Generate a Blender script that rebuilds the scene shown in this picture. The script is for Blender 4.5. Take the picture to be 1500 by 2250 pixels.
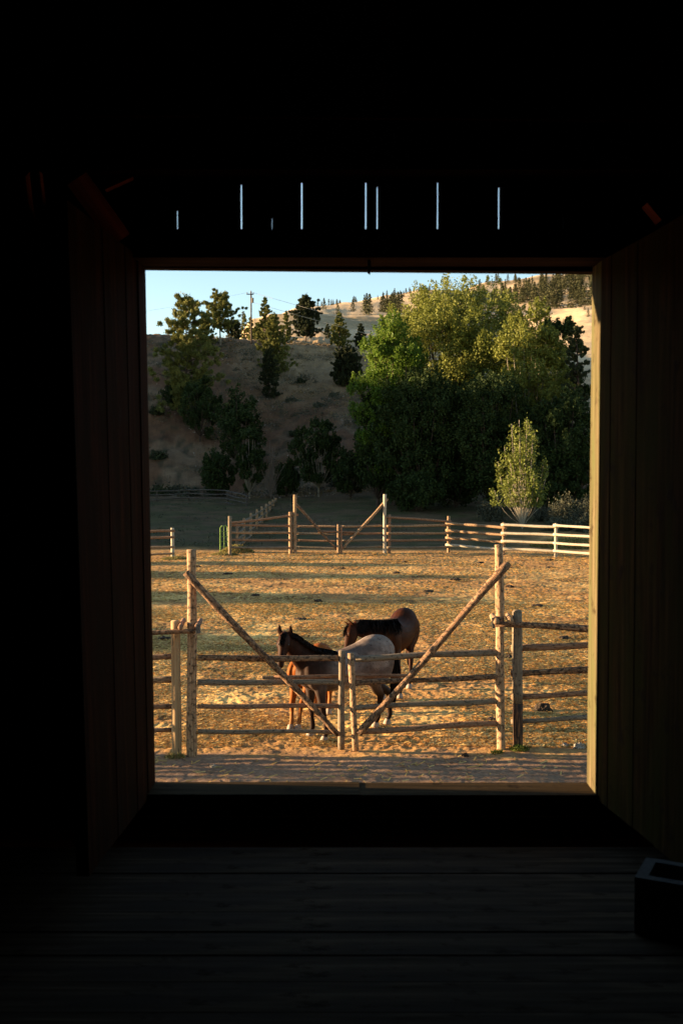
import bpy, bmesh, math, random
import numpy as np
from mathutils import Vector, Matrix
for o in list(bpy.data.objects): bpy.data.objects.remove(o)
S = bpy.context.scene
COL = S.collection
R = math.radians
# ------------------------------------------------------------ camera, sky, sun, exposure
F = 2315.0; CH = 4.2; TH = math.atan(85/F)
cam = bpy.data.objects.new('camera', bpy.data.cameras.new('camera')); COL.objects.link(cam)
cam.location = (0, 0, CH); cam.rotation_euler = (R(90)-TH, 0, 0)
cam.data.sensor_fit = 'VERTICAL'; cam.data.sensor_height = 36; cam.data.sensor_width = 24
cam.data.lens = 36*F/2250; cam.data.clip_start = .05; cam.data.clip_end = 5000
cam.data.dof.use_dof = True; cam.data.dof.focus_distance = 19; cam.data.dof.aperture_fstop = 4.5
S.camera = cam
SUN_EL, SUN_AZ = R(6.0), R(4.5)           # sun low on the left, a little beyond the barn wall
w = bpy.data.worlds.new('World'); S.world = w; w.use_nodes = True
nt = w.node_tree; nt.nodes.clear()
sky = nt.nodes.new('ShaderNodeTexSky'); sky.sky_type = 'NISHITA'; sky.sun_disc = False
sky.sun_elevation = SUN_EL; sky.sun_rotation = R(-90)+SUN_AZ
sky.air_density = .8; sky.dust_density = .05; sky.ozone_density = .95
bg = nt.nodes.new('ShaderNodeBackground'); bg.inputs[1].default_value = .073
wo = nt.nodes.new('ShaderNodeOutputWorld')
nt.links.new(sky.outputs[0], bg.inputs[0]); nt.links.new(bg.outputs[0], wo.inputs[0])
sl = bpy.data.lights.new('sun', 'SUN'); sl.energy = 5; sl.angle = R(.55); sl.color = (1, .715, .41)
so = bpy.data.objects.new('sun', sl); COL.objects.link(so)
sd = Vector((-math.cos(SUN_EL)*math.cos(SUN_AZ), math.cos(SUN_EL)*math.sin(SUN_AZ), math.sin(SUN_EL)))
so.rotation_euler = sd.to_track_quat('Z', 'Y').to_euler(); so.location = (-30, 0, 30)
S.view_settings.view_transform = 'Standard'; S.view_settings.look = 'None'
S.view_settings.exposure = 2.45; S.view_settings.gamma = 1
S.render.resolution_x = 682; S.render.resolution_y = 1024

# ------------------------------------------------------------ pixel rays -> points of the place
fw = Vector((0, math.cos(TH), -math.sin(TH))); up = Vector((0, math.sin(TH), math.cos(TH)))
def ray(px, py): return fw + Vector(((px-750)/F, 0, 0)) + up*((1125-py)/F)
def P(px, py, Y):
    d = ray(px, py); return Vector((0, 0, CH)) + d*(Y/d.y)
def G(px, py, z=0.):
    d = ray(px, py); return Vector((0, 0, CH)) + d*((z-CH)/d.z)
def zat(py, Y): return P(750, py, Y).z

# ------------------------------------------------------------ object helpers
def wloc(o):
    v = Vector(o.location)
    while o.parent: o = o.parent; v += Vector(o.location)
    return v
def tag(o, label=None, cat=None, group=None, kind=None):
    if label: o['label'] = label
    if cat: o['category'] = cat
    if group: o['group'] = group
    if kind: o['kind'] = kind
    return o
def empty(name, loc, label, cat, group=None):
    o = bpy.data.objects.new(name, None); COL.objects.link(o); o.location = loc
    o.empty_display_size = .1
    return tag(o, label, cat, group)
def link(name, me, mat, parent=None, origin=None, smooth=False):
    """mesh in world coordinates -> object at origin / under its parent"""
    off = wloc(parent) if parent else Vector(origin or (0, 0, 0))
    if off.length: me.transform(Matrix.Translation(-off))
    o = bpy.data.objects.new(name, me); COL.objects.link(o)
    if parent: o.parent = parent
    else: o.location = off
    if mat: me.materials.append(mat)
    if smooth: me.polygons.foreach_set('use_smooth', [True]*len(me.polygons))
    return o
def np_mesh(name, V, Fq, n=4, attr=None, uv=None):
    me = bpy.data.meshes.new(name)
    V = np.asarray(V, dtype=np.float32); Fq = np.asarray(Fq, dtype=np.int32)
    me.vertices.add(len(V)); me.vertices.foreach_set('co', V.ravel())
    me.loops.add(Fq.size); me.loops.foreach_set('vertex_index', Fq.ravel())
    me.polygons.add(len(Fq)); me.polygons.foreach_set('loop_start', np.arange(0, Fq.size, n, dtype=np.int32))
    me.polygons.foreach_set('loop_total', np.full(len(Fq), n, dtype=np.int32))
    me.update(calc_edges=True)
    if attr is not None:
        a = me.color_attributes.new('Col', 'FLOAT_COLOR', 'POINT')
        c = np.ones((len(V), 4), dtype=np.float32); c[:, :3] = attr; a.data.foreach_set('color', c.ravel())
    return me
class MB:
    def __init__(s): s.v = []; s.f = []; s.uv = []
    def quad(s, a, b, c, d, uv=None):
        n = len(s.v); s.v += [tuple(a), tuple(b), tuple(c), tuple(d)]; s.f.append((n, n+1, n+2, n+3))
        s.uv += uv or [(0, 0), (1, 0), (1, 1), (0, 1)]
    def hexa(s, p):   # 8 corners: bottom ring 0-3, top ring 4-7
        p = [Vector(q) for q in p]
        for a, b, c, d in ((3, 2, 1, 0), (4, 5, 6, 7), (0, 1, 5, 4), (1, 2, 6, 5), (2, 3, 7, 6), (3, 0, 4, 7)):
            A, B, C_, D = p[a], p[b], p[c], p[d]
            l = (B-A).length; h = (D-A).length
            uv = [(0, 0), (l, 0), (l, h), (0, h)]
            if l > h: uv = [(0, 0), (0, l), (h, l), (h, 0)]      # v runs along the grain
            s.quad(A, B, C_, D, uv)
    def box(s, x0, x1, y0, y1, z0, z1):
        s.hexa([(x0, y0, z0), (x1, y0, z0), (x1, y1, z0), (x0, y1, z0), (x0, y0, z1), (x1, y0, z1), (x1, y1, z1), (x0, y1, z1)])
    def beam(s, a, b, wx, wy, ref=(0, 1, 0)):
        a = Vector(a); b = Vector(b); t = (b-a).normalized(); r = Vector(ref)
        u = t.cross(r).normalized()*wx/2; v = u.cross(t).normalized()*wy/2
        s.hexa([a-u-v, a+u-v, a+u+v, a-u+v, b-u-v, b+u-v, b+u+v, b-u+v])
    def log(s, a, b, r0, r1, seed=0, n=10, bend=.012, seg=None, lump=.07, tilt=0):
        a = Vector(a); b = Vector(b); L = (b-a).length; t = (b-a).normalized()
        ref = Vector((0, 0, 1)) if abs(t.z) < .9 else Vector((0, 1, 0))
        u = t.cross(ref).normalized(); v = u.cross(t)
        rn = random.Random(seed); seg = seg or max(4, int(L/.16))
        ph = [rn.random()*6.28 for _ in range(6)]; vo = rn.random()*50
        base = len(s.v)
        ring = []
        for i in range(seg+1):
            k = i/seg; c = a.lerp(b, k)
            w1 = math.sin(k*5.1+ph[0])*math.sin(k*math.pi)*bend*L*.5; w2 = math.sin(k*4.3+ph[1])*math.sin(k*math.pi)*bend*L*.5
            c = c+u*w1+v*w2; rr = (r0+(r1-r0)*k)*(1+lump*math.sin(k*L*4.2+ph[2])*.6+rn.uniform(-1, 1)*lump*.5)
            rw = []
            for j in range(n):
                an = j/n*6.2832; q = rr*(1+lump*.7*math.sin(2*an+k*L*1.3+ph[3])+lump*.4*math.sin(3*an+ph[4]))
                rw.append(len(s.v)); s.v.append(tuple(c+u*math.cos(an)*q+v*math.sin(an)*q+(t*tilt*math.cos(an)*q if i == seg else Vector())))
            ring.append((rw, k*L+vo))
        for i in range(seg):
            r_, va = ring[i]; q_, vb = ring[i+1]
            for j in range(n):
                j2 = (j+1) % n; s.f.append((r_[j], r_[j2], q_[j2], q_[j]))
                s.uv += [(j/n*.4, va), ((j+1)/n*.4, va), ((j+1)/n*.4, vb), (j/n*.4, vb)]
        for rw, k, fl in ((ring[0][0], 0, True), (ring[-1][0], 1, False)):
            s.f.append(tuple(reversed(rw)) if fl else tuple(rw)); s.uv += [(.1*math.cos(j), vo+.1*math.sin(j)) for j in range(n)]
        return s
    def build(s, name, mat, parent=None, origin=None, smooth=False):
        me = bpy.data.meshes.new(name); me.from_pydata(s.v, [], s.f)
        ul = me.uv_layers.new(name='UVMap'); ul.data.foreach_set('uv', np.array(s.uv, dtype=np.float32).ravel())
        o = link(name, me, mat, parent, origin, smooth)
        return o

# ------------------------------------------------------------ numpy noise
def vnoise(x, y, seed=0):
    xi = np.floor(x).astype(np.int64); yi = np.floor(y).astype(np.int64); fx = x-xi; fy = y-yi
    fx = fx*fx*(3-2*fx); fy = fy*fy*(3-2*fy)
    def h(a, b):
        n = (a*374761393+b*668265263+seed*974634777) & 0x7fffffff
        n = ((n ^ (n >> 13))*1274126177) & 0x7fffffff
        return ((n ^ (n >> 16)) & 0xffff)/65535.0
    return (h(xi, yi)*(1-fx)+h(xi+1, yi)*fx)*(1-fy)+(h(xi, yi+1)*(1-fx)+h(xi+1, yi+1)*fx)*fy
def fbm(x, y, sc, oc=3, seed=0):
    r = 0; a = 1; t = 0
    for i in range(oc):
        r = r+a*vnoise(x/sc*2**i+i*17.3, y/sc*2**i-i*9.1, seed+i); t += a; a *= .5
    return r/t
def sstep(a, b, x):
    t = np.clip((x-a)/(b-a), 0, 1); return t*t*(3-2*t)

# ------------------------------------------------------------ materials
def M(name):
    m = bpy.data.materials.new(name); m.use_nodes = True
    n = m.node_tree.nodes; b = n['Principled BSDF']; return m, m.node_tree, b
def N(t, ty, **k):
    n = t.nodes.new(ty)
    for a, v in k.items():
        if hasattr(n, a): setattr(n, a, v)
        else: n.inputs[a].default_value = v
    return n
def ramp(t, stops, fac):
    r = t.nodes.new('ShaderNodeValToRGB'); e = r.color_ramp.elements
    while len(e) < len(stops): e.new(.5)
    for q, (p, c) in zip(e, stops): q.position = p; q.color = (*c, 1)
    t.links.new(fac, r.inputs[0]); return r
def mixc(t, fac, a, b, mode='MIX'):
    m = t.nodes.new('ShaderNodeMix'); m.data_type = 'RGBA'; m.blend_type = mode
    for s, v in ((0, fac), (6, a), (7, b)):
        if hasattr(v, 'links') or hasattr(v, 'is_linked'): t.links.new(v, m.inputs[s])
        else: m.inputs[s].default_value = v if s == 0 else (*v, 1)
    return m.outputs[2]
def wood(name, c0, c1, c2, dark=(.02, .012, .007), knots=.5, us=9, vs=1.2, rough=.85, bump=.5, dist=.006, blot=None, spec=.25):
    m, t, b = M(name); L = t.links.new
    uv = N(t, 'ShaderNodeTexCoord'); mp = N(t, 'ShaderNodeMapping'); mp.inputs['Scale'].default_value = (us*4, vs*1.6, 1)
    L(uv.outputs['UV'], mp.inputs[0])
    n1 = N(t, 'ShaderNodeTexNoise', Scale=1.6, Detail=6., Roughness=.65); L(mp.outputs[0], n1.inputs['Vector'])
    r = ramp(t, [(.34, tuple(q*.55 for q in c0) if spec < .1 else c0), (.5, c1), (.66, tuple(q*1.35 for q in c2) if spec < .1 else c2)], n1.outputs[0])
    mp2 = N(t, 'ShaderNodeMapping'); mp2.inputs['Scale'].default_value = (us*1.6, 9*vs, 1); L(uv.outputs['UV'], mp2.inputs[0])
    n2 = N(t, 'ShaderNodeTexNoise', Scale=1.4, Detail=4., Roughness=.7); L(mp2.outputs[0], n2.inputs['Vector'])
    k = ramp(t, [(.0, (1,)*3), (.60-.12*knots, (1,)*3), (.70-.12*knots, (.15,)*3)], n2.outputs[0])
    mp3 = N(t, 'ShaderNodeMapping'); mp3.inputs['Scale'].default_value = (3, .9, 1); L(uv.outputs['UV'], mp3.inputs[0])
    n3 = N(t, 'ShaderNodeTexNoise', Scale=2.0, Detail=3.); L(mp3.outputs[0], n3.inputs['Vector'])
    k3 = ramp(t, [(.35, (0,)*3), (.65, (1,)*3)], n3.outputs[0])
    inv = N(t, 'ShaderNodeInvert'); L(k.outputs[0], inv.inputs[1])
    c = r.outputs[0]
    if blot: c = mixc(t, k3.outputs[0], c, blot)
    c = mixc(t, inv.outputs[0], c, dark); L(c, b.inputs['Base Color'])
    b.inputs['Roughness'].default_value = rough; b.inputs['Specular IOR Level'].default_value = spec
    bp = N(t, 'ShaderNodeBump', Strength=bump, Distance=dist); ad = N(t, 'ShaderNodeMath', operation='MULTIPLY')
    L(n1.outputs[0], ad.inputs[0]); L(k.outputs[0], ad.inputs[1]); L(ad.outputs[0], bp.inputs['Height']); L(bp.outputs[0], b.inputs['Normal'])
    return m
LOG = wood('log_weathered', (0.1604, 0.08286, 0.0395), (0.2887, 0.1727, 0.09029), (0.401, 0.2624, 0.1524), knots=.75, dist=.008)
LOGB = wood('log_bark', (0.1006, 0.04693, 0.02065), (0.2096, 0.1083, 0.05309), (0.3186, 0.1949, 0.1062), knots=1.05, us=5, dist=.014, bump=.8)
LOGP = wood('log_pale', (0.294, 0.231, 0.154), (0.385, 0.315, 0.224), (0.462, 0.392, 0.294), knots=.25)
LOGR = wood('log_reddish', (0.138, 0.05865, 0.0276), (0.2277, 0.1173, 0.0621), (0.2898, 0.1794, 0.1104), knots=.6)
LOGG = wood('log_grey', (0.09315, 0.06417, 0.04151), (0.1676, 0.123, 0.07866), (0.236, 0.1711, 0.1092), knots=.5)
LOGS = wood('log_smooth_tan', (0.243, 0.1395, 0.0627), (0.324, 0.2023, 0.0969), (0.3807, 0.2511, 0.1311), knots=.05, us=6, vs=.35, dist=.004)
LOGD = wood('log_dark_old', (0.0338, 0.02704, 0.02028), (0.0676, 0.05408, 0.04326), (0.1082, 0.08788, 0.0676), knots=.4)  # weathered log colour, darkened for the shade at the slope foot
LOGK = wood('log_burnt', (.015, .01, .008), (.05, .025, .015), (.30, .13, .05), knots=.4)
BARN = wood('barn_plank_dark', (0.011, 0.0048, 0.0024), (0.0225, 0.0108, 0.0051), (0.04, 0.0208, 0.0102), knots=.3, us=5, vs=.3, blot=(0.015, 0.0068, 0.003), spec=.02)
BEAM = wood('barn_beam_red', (0.131, 0.02996, 0.01498), (0.2247, 0.05241, 0.02996), (0.3369, 0.08236, 0.04492), knots=.3, us=4, vs=.4)
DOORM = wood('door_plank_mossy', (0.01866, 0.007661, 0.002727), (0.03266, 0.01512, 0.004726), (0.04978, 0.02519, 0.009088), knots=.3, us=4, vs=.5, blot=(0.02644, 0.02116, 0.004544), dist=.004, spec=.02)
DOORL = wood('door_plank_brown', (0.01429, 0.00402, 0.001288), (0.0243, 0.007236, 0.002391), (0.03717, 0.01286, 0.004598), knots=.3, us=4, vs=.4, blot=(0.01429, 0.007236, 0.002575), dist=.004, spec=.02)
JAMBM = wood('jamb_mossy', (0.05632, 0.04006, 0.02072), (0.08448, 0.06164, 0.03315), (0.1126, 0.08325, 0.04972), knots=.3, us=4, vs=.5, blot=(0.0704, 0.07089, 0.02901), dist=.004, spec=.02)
FLOORM = wood('floor_plank_grey', (0.05201, 0.03542, 0.0218), (0.07804, 0.05567, 0.03465), (0.1145, 0.08017, 0.05002), knots=.3, us=5, vs=.35, bump=.9, blot=(0.05201, 0.03882, 0.02889), dist=.004, spec=.02)
SILLM = wood('sill_plank_grey', (0.02503, 0.01714, 0.0091), (0.04254, 0.02822, 0.014), (0.06006, 0.0383, 0.0182), knots=.3, us=5, vs=.35, spec=.02)
def plain(name, col, rough=.8, nscale=20, var=.3, bump=0, metal=0):
    m, t, b = M(name); L = t.links.new
    tc = N(t, 'ShaderNodeTexCoord'); n1 = N(t, 'ShaderNodeTexNoise', Scale=nscale, Detail=5.); L(tc.outputs['Object'], n1.inputs['Vector'])
    lo = tuple(c*(1-var) for c in col); hi = tuple(min(1, c*(1+var)) for c in col)
    r = ramp(t, [(.3, lo), (.7, hi)], n1.outputs[0]); L(r.outputs[0], b.inputs['Base Color'])
    b.inputs['Roughness'].default_value = rough; b.inputs['Metallic'].default_value = metal; b.inputs['Specular IOR Level'].default_value = .3
    if bump:
        bp = N(t, 'ShaderNodeBump', Strength=.6, Distance=bump); L(n1.outputs[0], bp.inputs['Height']); L(bp.outputs[0], b.inputs['Normal'])
    return m
def leafm(name, c0, c1, c2, trans=.3, gloss=.5):
    m, t, b = M(name); L = t.links.new
    g = N(t, 'ShaderNodeNewGeometry'); tc = N(t, 'ShaderNodeTexCoord')
    n1 = N(t, 'ShaderNodeTexNoise', Scale=.35, Detail=2.); L(tc.outputs['Object'], n1.inputs['Vector'])
    ad = N(t, 'ShaderNodeMath', operation='MULTIPLY_ADD'); L(g.outputs['Random Per Island'], ad.inputs[0]); ad.inputs[1].default_value = .6
    sc = N(t, 'ShaderNodeMath', operation='MULTIPLY_ADD'); L(n1.outputs[0], sc.inputs[0]); sc.inputs[1].default_value = 1.2; sc.inputs[2].default_value = -.4
    L(sc.outputs[0], ad.inputs[2])
    r = ramp(t, [(.0, c0), (.5, c1), (1., c2)], ad.outputs[0])
    L(r.outputs[0], b.inputs['Base Color']); b.inputs['Roughness'].default_value = gloss; b.inputs['Specular IOR Level'].default_value = .10
    tr = N(t, 'ShaderNodeBsdfTranslucent'); L(r.outputs[0], tr.inputs[0]); mx = N(t, 'ShaderNodeMixShader'); mx.inputs[0].default_value = trans
    L(b.outputs[0], mx.inputs[1]); L(tr.outputs[0], mx.inputs[2]); L(mx.outputs[0], t.nodes['Material Output'].inputs[0])
    return m
LEAF_BRIGHT = leafm('leaf_bright_green', (0.044, 0.088, 0.0088), (0.0825, 0.1375, 0.0154), (0.132, 0.176, 0.0275), .4)
LEAF_OLIVE = leafm('leaf_olive', (0.08551, 0.1007, 0.01677), (0.1455, 0.1594, 0.02906), (0.2223, 0.2182, 0.0503), .3)
LEAF_SMALL = leafm('leaf_pale_yellow_green', (0.085, 0.105, 0.018), (0.14, 0.1575, 0.0315), (0.2, 0.21, 0.054), .35)
LEAF_PINE = leafm('needle_green', (0.06262, 0.06973, 0.01708), (0.1148, 0.1196, 0.03074), (0.2088, 0.1893, 0.04782), .1, .7)
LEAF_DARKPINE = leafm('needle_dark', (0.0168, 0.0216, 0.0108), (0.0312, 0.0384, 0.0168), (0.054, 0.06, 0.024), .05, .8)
LEAF_SHADE = leafm('leaf_dark_willow', (0.01725, 0.02875, 0.00805), (0.02875, 0.0437, 0.0115), (0.046, 0.06325, 0.0184), .2, .7)  # darker leaf green with the shade of grove and slope put in
LEAF_SAGE = leafm('sage_grey_green', (.045, .045, .028), (.07, .07, .045), (.10, .10, .07), .1, .9)
LEAF_GRASS = leafm('grass_tuft', (.05, .08, .012), (.09, .11, .02), (.16, .15, .05), .3, .7)
STRAW = leafm('straw', (0.3232, 0.188, 0.05623), (0.5171, 0.3265, 0.1044), (0.7757, 0.5541, 0.2249), .15, .8)
HAY = leafm('hay', (.12, .12, .03), (.22, .18, .06), (.34, .27, .11), .15, .9)
HAYD = leafm('dry_bunch_grass', (.10, .065, .03), (.16, .11, .055), (.22, .16, .09), .1, .9)
BARK = plain('bark_brown', (0.06, 0.039, 0.027), .95, 6, .5, .03)
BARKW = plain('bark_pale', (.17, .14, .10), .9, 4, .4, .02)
DUNG = plain('dung', (.035, .022, .014), .9, 12, .5, .02)
BLOCK = plain('concrete_block', (0.096, 0.0912, 0.0864), .95, 90, .25, .003)
WIRE = plain('wire_dark', (.10, .09, .075), .6, 30, .3)
LINE = plain('power_wire', (.45, .40, .32), .5, 30, .1)
GREENM = plain('green_paint', (.13, .22, .03), .45, 30, .3)
POLE = plain('utility_pole_wood', (0.065, 0.045, 0.03), .9, 3, .3)
HORN = plain('hoof_horn', (.26, .19, .14), .7, 30, .3)
EYE, t_, b_ = M('eye_dark'); b_.inputs['Base Color'].default_value = (.006, .004, .003, 1); b_.inputs['Roughness'].default_value = .15
STONE = plain('stone', (.24, .20, .16), .9, 3, .4, .02)

# ground: colours of soil, straw and grass by region (vertex attribute) + procedural grit
GROUND, t, b = M('ground_soil'); L = t.links.new
at = N(t, 'ShaderNodeAttribute'); at.attribute_name = 'Col'
tc = N(t, 'ShaderNodeTexCoord')
n1 = N(t, 'ShaderNodeTexNoise', Scale=13., Detail=8., Roughness=.8); L(tc.outputs['Object'], n1.inputs['Vector'])
n2 = N(t, 'ShaderNodeTexNoise', Scale=.5, Detail=7., Roughness=.7); L(tc.outputs['Object'], n2.inputs['Vector'])
r1 = ramp(t, [(.30, (.45, .42, .40)), (.5, (.95, .95, .95)), (.68, (1.5, 1.5, 1.45))], n1.outputs[0])
r2 = ramp(t, [(.35, (.72, .70, .70)), (.65, (1.2, 1.2, 1.2))], n2.outputs[0])
c = mixc(t, 1., at.outputs['Color'], r1.outputs[0], 'MULTIPLY'); c = mixc(t, 1., c, r2.outputs[0], 'MULTIPLY')
L(c, b.inputs['Base Color']); b.inputs['Roughness'].default_value = 1; b.inputs['Specular IOR Level'].default_value = .1
bp = N(t, 'ShaderNodeBump', Strength=.6, Distance=.03); L(n1.outputs[0], bp.inputs['Height']); L(bp.outputs[0], b.inputs['Normal'])

# ------------------------------------------------------------ terrain
COLS = {  # column px -> (distance, row) pairs beyond the corral
 320: [(112, 1083), (148, 752), (152, 738), (156, 735), (175, 745), (400, 830), (900, 980), (1600, 1010)],
 500: [(112, 1083), (146, 775), (150, 757), (155, 748), (175, 752), (400, 775), (900, 940), (1600, 1010)],
 560: [(112, 1083), (146, 790), (150, 768), (155, 754), (190, 741), (430, 705), (520, 712), (900, 860), (1600, 1010)],
 600: [(112, 1083), (146, 800), (150, 778), (156, 757), (200, 741), (450, 692), (560, 696), (900, 800), (1600, 1000)],
 650: [(110, 1083), (146, 810), (152, 780), (158, 760), (200, 741), (450, 690), (600, 678), (680, 680), (900, 760), (1600, 1000)],
 700: [(108, 1085), (146, 815), (152, 782), (158, 764), (185, 744), (400, 708), (600, 680), (720, 672), (760, 676), (1000, 760), (1600, 1000)],
 770: [(105, 1085), (146, 815), (152, 786), (165, 766), (190, 754), (400, 712), (520, 690), (600, 684), (720, 660), (760, 664), (1000, 760), (1600, 1000)],
 860: [(103, 1085), (146, 820), (190, 765), (400, 715), (520, 690), (600, 686), (740, 650), (790, 652), (1000, 700), (1600, 1000)],
 930: [(103, 1085), (150, 830), (190, 780), (400, 715), (520, 690), (600, 684), (760, 641), (800, 643), (1000, 690), (1600, 1000)],
 1080: [(103, 1085), (150, 880), (190, 830), (300, 760), (420, 720), (480, 716), (560, 700), (900, 626), (960, 619), (1100, 640), (1600, 1000)],
 1200: [(103, 1085), (150, 890), (190, 850), (300, 750), (430, 695), (460, 692), (500, 698), (560, 690), (900, 610), (1000, 602), (1100, 620), (1600, 1000)],
 1300: [(103, 1085), (150, 900), (190, 850), (300, 740), (420, 685), (450, 682), (500, 690), (560, 680), (900, 608), (1000, 603), (1100, 620), (1600, 1000)],
}
_cx = sorted(COLS); YC = np.array(sorted({y for v in COLS.values() for y, _ in v}), dtype=float)
_tab = []
for cpx in _cx:
    ys = [58., 80.]+[y for y, _ in COLS[cpx]]; zs = [0., .55]+[P(cpx, py, y).z for y, py in COLS[cpx]]
    _tab.append(np.interp(np.linspace(0, 1700, 3401), [0]+ys+[1700], [0]+zs+[-20]))
_tab = np.array(_tab)
def base_z(x, Y):
    x = np.asarray(x, float); Y = np.asarray(Y, float)
    px = 750+F*x/np.maximum(Y, 1); k = np.clip(np.interp(px, _cx, np.arange(len(_cx))), 0, len(_cx)-1.001)
    i = k.astype(int); f = k-i; f = f*f*(3-2*f)
    yi = np.clip(Y*2, 0, 3399); j = yi.astype(int); g = yi-j
    a = _tab[i, j]*(1-g)+_tab[i, j+1]*g; b_ = _tab[i+1, j]*(1-g)+_tab[i+1, j+1]*g
    z = a*(1-f)+b_*f
    return z
def ground_z(x, Y):
    x = np.asarray(x, float); Y = np.asarray(Y, float)
    z = base_z(x, Y)
    cor = sstep(15.0, 16.3, Y)*(1-sstep(54, 60, Y))
    z = z+cor*((fbm(x, Y, .42, 3, 3)-.5)*.026+(fbm(x*.8+Y*.6, Y*.8-x*.6, .10, 3, 9)-.5)*.034+(fbm(x, Y, 3., 2, 5)-.5)*.10)
    z = z+(1-sstep(15.0, 16.3, Y))*((fbm(x, Y, .22, 4, 8)-.5)*.034+(fbm(x, Y, 1.1, 3, 5)-.5)*.07)
    fld = sstep(56, 62, Y); z = z+fld*(1-sstep(100, 108, Y))*(fbm(x, Y, 1.2, 3, 21)-.5)*.10
    hl = sstep(104, 120, Y)
    z = z+hl*((fbm(x, Y, 9, 4, 31)-.5)*1.3*(1-sstep(300, 500, Y)*.2)+(fbm(x, Y, 1.3, 4, 33)-.5)*.85*(1-sstep(160, 240, Y)))
    z = z+sstep(250, 400, Y)*((fbm(x, Y, 60, 4, 41)-.5)*7)
    return z
def gz(x, y): return float(ground_z(np.array([x]), np.array([y]))[0])

rows = [3, 6, 9, 12]+[CH*F/(p-1040) for p in np.arange(1752, 1207, -1.0)]
rows += list(np.arange(rows[-1]+.7, 104, .8))+list(np.arange(104, 160, .6))
y = rows[-1]
while y < 1650: y *= 1.014; rows.append(y)
rows = np.array(rows)
cols = np.concatenate([[-20000, -9000, -5000, -3000, -2000, -1400, -1000, -700, -450, -250, -100, 0, 60, 120, 170, 210, 240, 260, 275], np.arange(285, 1345, 2.0), [1360, 1390, 1430, 1480, 1540, 1640, 1800, 2050, 2400, 3000, 4000, 6000, 10000, 21000]])
XX = (cols[None, :]-750)/F*rows[:, None]; YY = np.repeat(rows[:, None], len(cols), 1)
ZZ = ground_z(XX, YY)
# soil colours
def lerp(a, b, t): return a+(b-a)*t[..., None]
x, Y = XX, YY
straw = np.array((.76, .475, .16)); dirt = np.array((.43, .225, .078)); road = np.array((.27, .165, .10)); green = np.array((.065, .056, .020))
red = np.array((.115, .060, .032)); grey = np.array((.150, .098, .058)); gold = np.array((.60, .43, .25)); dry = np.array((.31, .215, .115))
n_a = fbm(x, Y, 2.2, 4, 51); n_b = fbm(x, Y, .25, 3, 52)
c = lerp(np.broadcast_to(dirt, XX.shape+(3,)), straw, sstep(.45, .66, n_a*.55+n_b*.45)*(1-.6*np.exp(-((x-3.6)/1.7)**2-((Y-18.3)/1.6)**2))*(1-.45*sstep(30, 48, Y)))
c = c*(0.45+.55*sstep(.26, .40, fbm(x, Y, .55, 3, 57)))[..., None]
c = lerp(c, dirt*1.05, (1-sstep(16, 17.6, Y+ (n_b-.5)*1.5))*.8); c = lerp(c, dirt*1.0, sstep(45, 56, Y)*.55)
c = lerp(c, road, 1-sstep(15.2, 16.0, Y+(n_b-.5)*.9))
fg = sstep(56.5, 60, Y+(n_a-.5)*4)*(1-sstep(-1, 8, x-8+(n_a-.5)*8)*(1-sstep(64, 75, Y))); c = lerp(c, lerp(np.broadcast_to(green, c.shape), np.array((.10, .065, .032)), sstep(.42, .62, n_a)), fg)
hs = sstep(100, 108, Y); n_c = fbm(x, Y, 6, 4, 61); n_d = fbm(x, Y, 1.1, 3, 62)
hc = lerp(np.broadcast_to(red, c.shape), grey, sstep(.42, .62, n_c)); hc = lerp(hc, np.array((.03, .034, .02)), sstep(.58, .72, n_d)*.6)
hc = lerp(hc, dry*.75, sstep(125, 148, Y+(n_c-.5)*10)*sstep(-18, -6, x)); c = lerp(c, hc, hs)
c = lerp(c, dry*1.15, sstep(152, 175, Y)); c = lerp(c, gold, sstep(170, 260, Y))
n_e = fbm(x, Y, 90, 4, 71); c = lerp(c, np.array((.27, .19, .09)), sstep(300, 350, Y)*sstep(.5, .7, n_e)*.7)
ni, nj = XX.shape
idx = np.arange(ni*nj).reshape(ni, nj)
quads = np.stack([idx[:-1, :-1], idx[:-1, 1:], idx[1:, 1:], idx[1:, :-1]], -1).reshape(-1, 4)
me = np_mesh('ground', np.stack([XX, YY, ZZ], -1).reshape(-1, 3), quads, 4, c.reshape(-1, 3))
g = link('ground', me, GROUND, smooth=True); tag(g, kind='structure')
# ground behind and under the barn
mb = MB(); mb.quad((-900, -900, -.6), (900, -900, -.6), (900, 20, -.6), (-900, 20, -.6)); o = mb.build('ground_behind', plain('soil_plain', (.25, .16, .08), 1, 2, .3)); tag(o, kind='structure')
# unseen hill at left, shaped so its shadow covers the creek and lower slope
prof = [(40, -2), (64, -2), (66, 3), (68, 15.8), (78, 15.6), (90, 15.6), (95, 24.8), (110, 26.5), (125, 29), (155, 33.4), (175, 33), (200, 32), (245, 30), (262, 8), (280, -2)]
ys = np.arange(40, 281, .75); hz = np.interp(ys, [p[0] for p in prof], [p[1] for p in prof]); hz = hz+(fbm(ys, ys*0, 3, 3, 81)-.5)*1.6*(hz > 2)
xs = np.array([-230, -200, -160, -130, -122, -119, -100, -85, -70]); fx = np.array([0, .55, .85, .98, 1, 1, .7, .35, 0])
HX = np.repeat(xs[None, :], len(ys), 0).astype(float); HY = np.repeat(ys[:, None], len(xs), 1); HZ = -1+(hz[:, None]+1)*fx[None, :]
ni, nj = HX.shape; idx = np.arange(ni*nj).reshape(ni, nj)
me = np_mesh('hill', np.stack([HX, HY, HZ], -1).reshape(-1, 3), np.stack([idx[:-1, :-1], idx[:-1, 1:], idx[1:, 1:], idx[1:, :-1]], -1).reshape(-1, 4), 4, np.broadcast_to(dry, (ni*nj, 3)))
o = link('hill', me, GROUND, smooth=True); tag(o, kind='structure')

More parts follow.
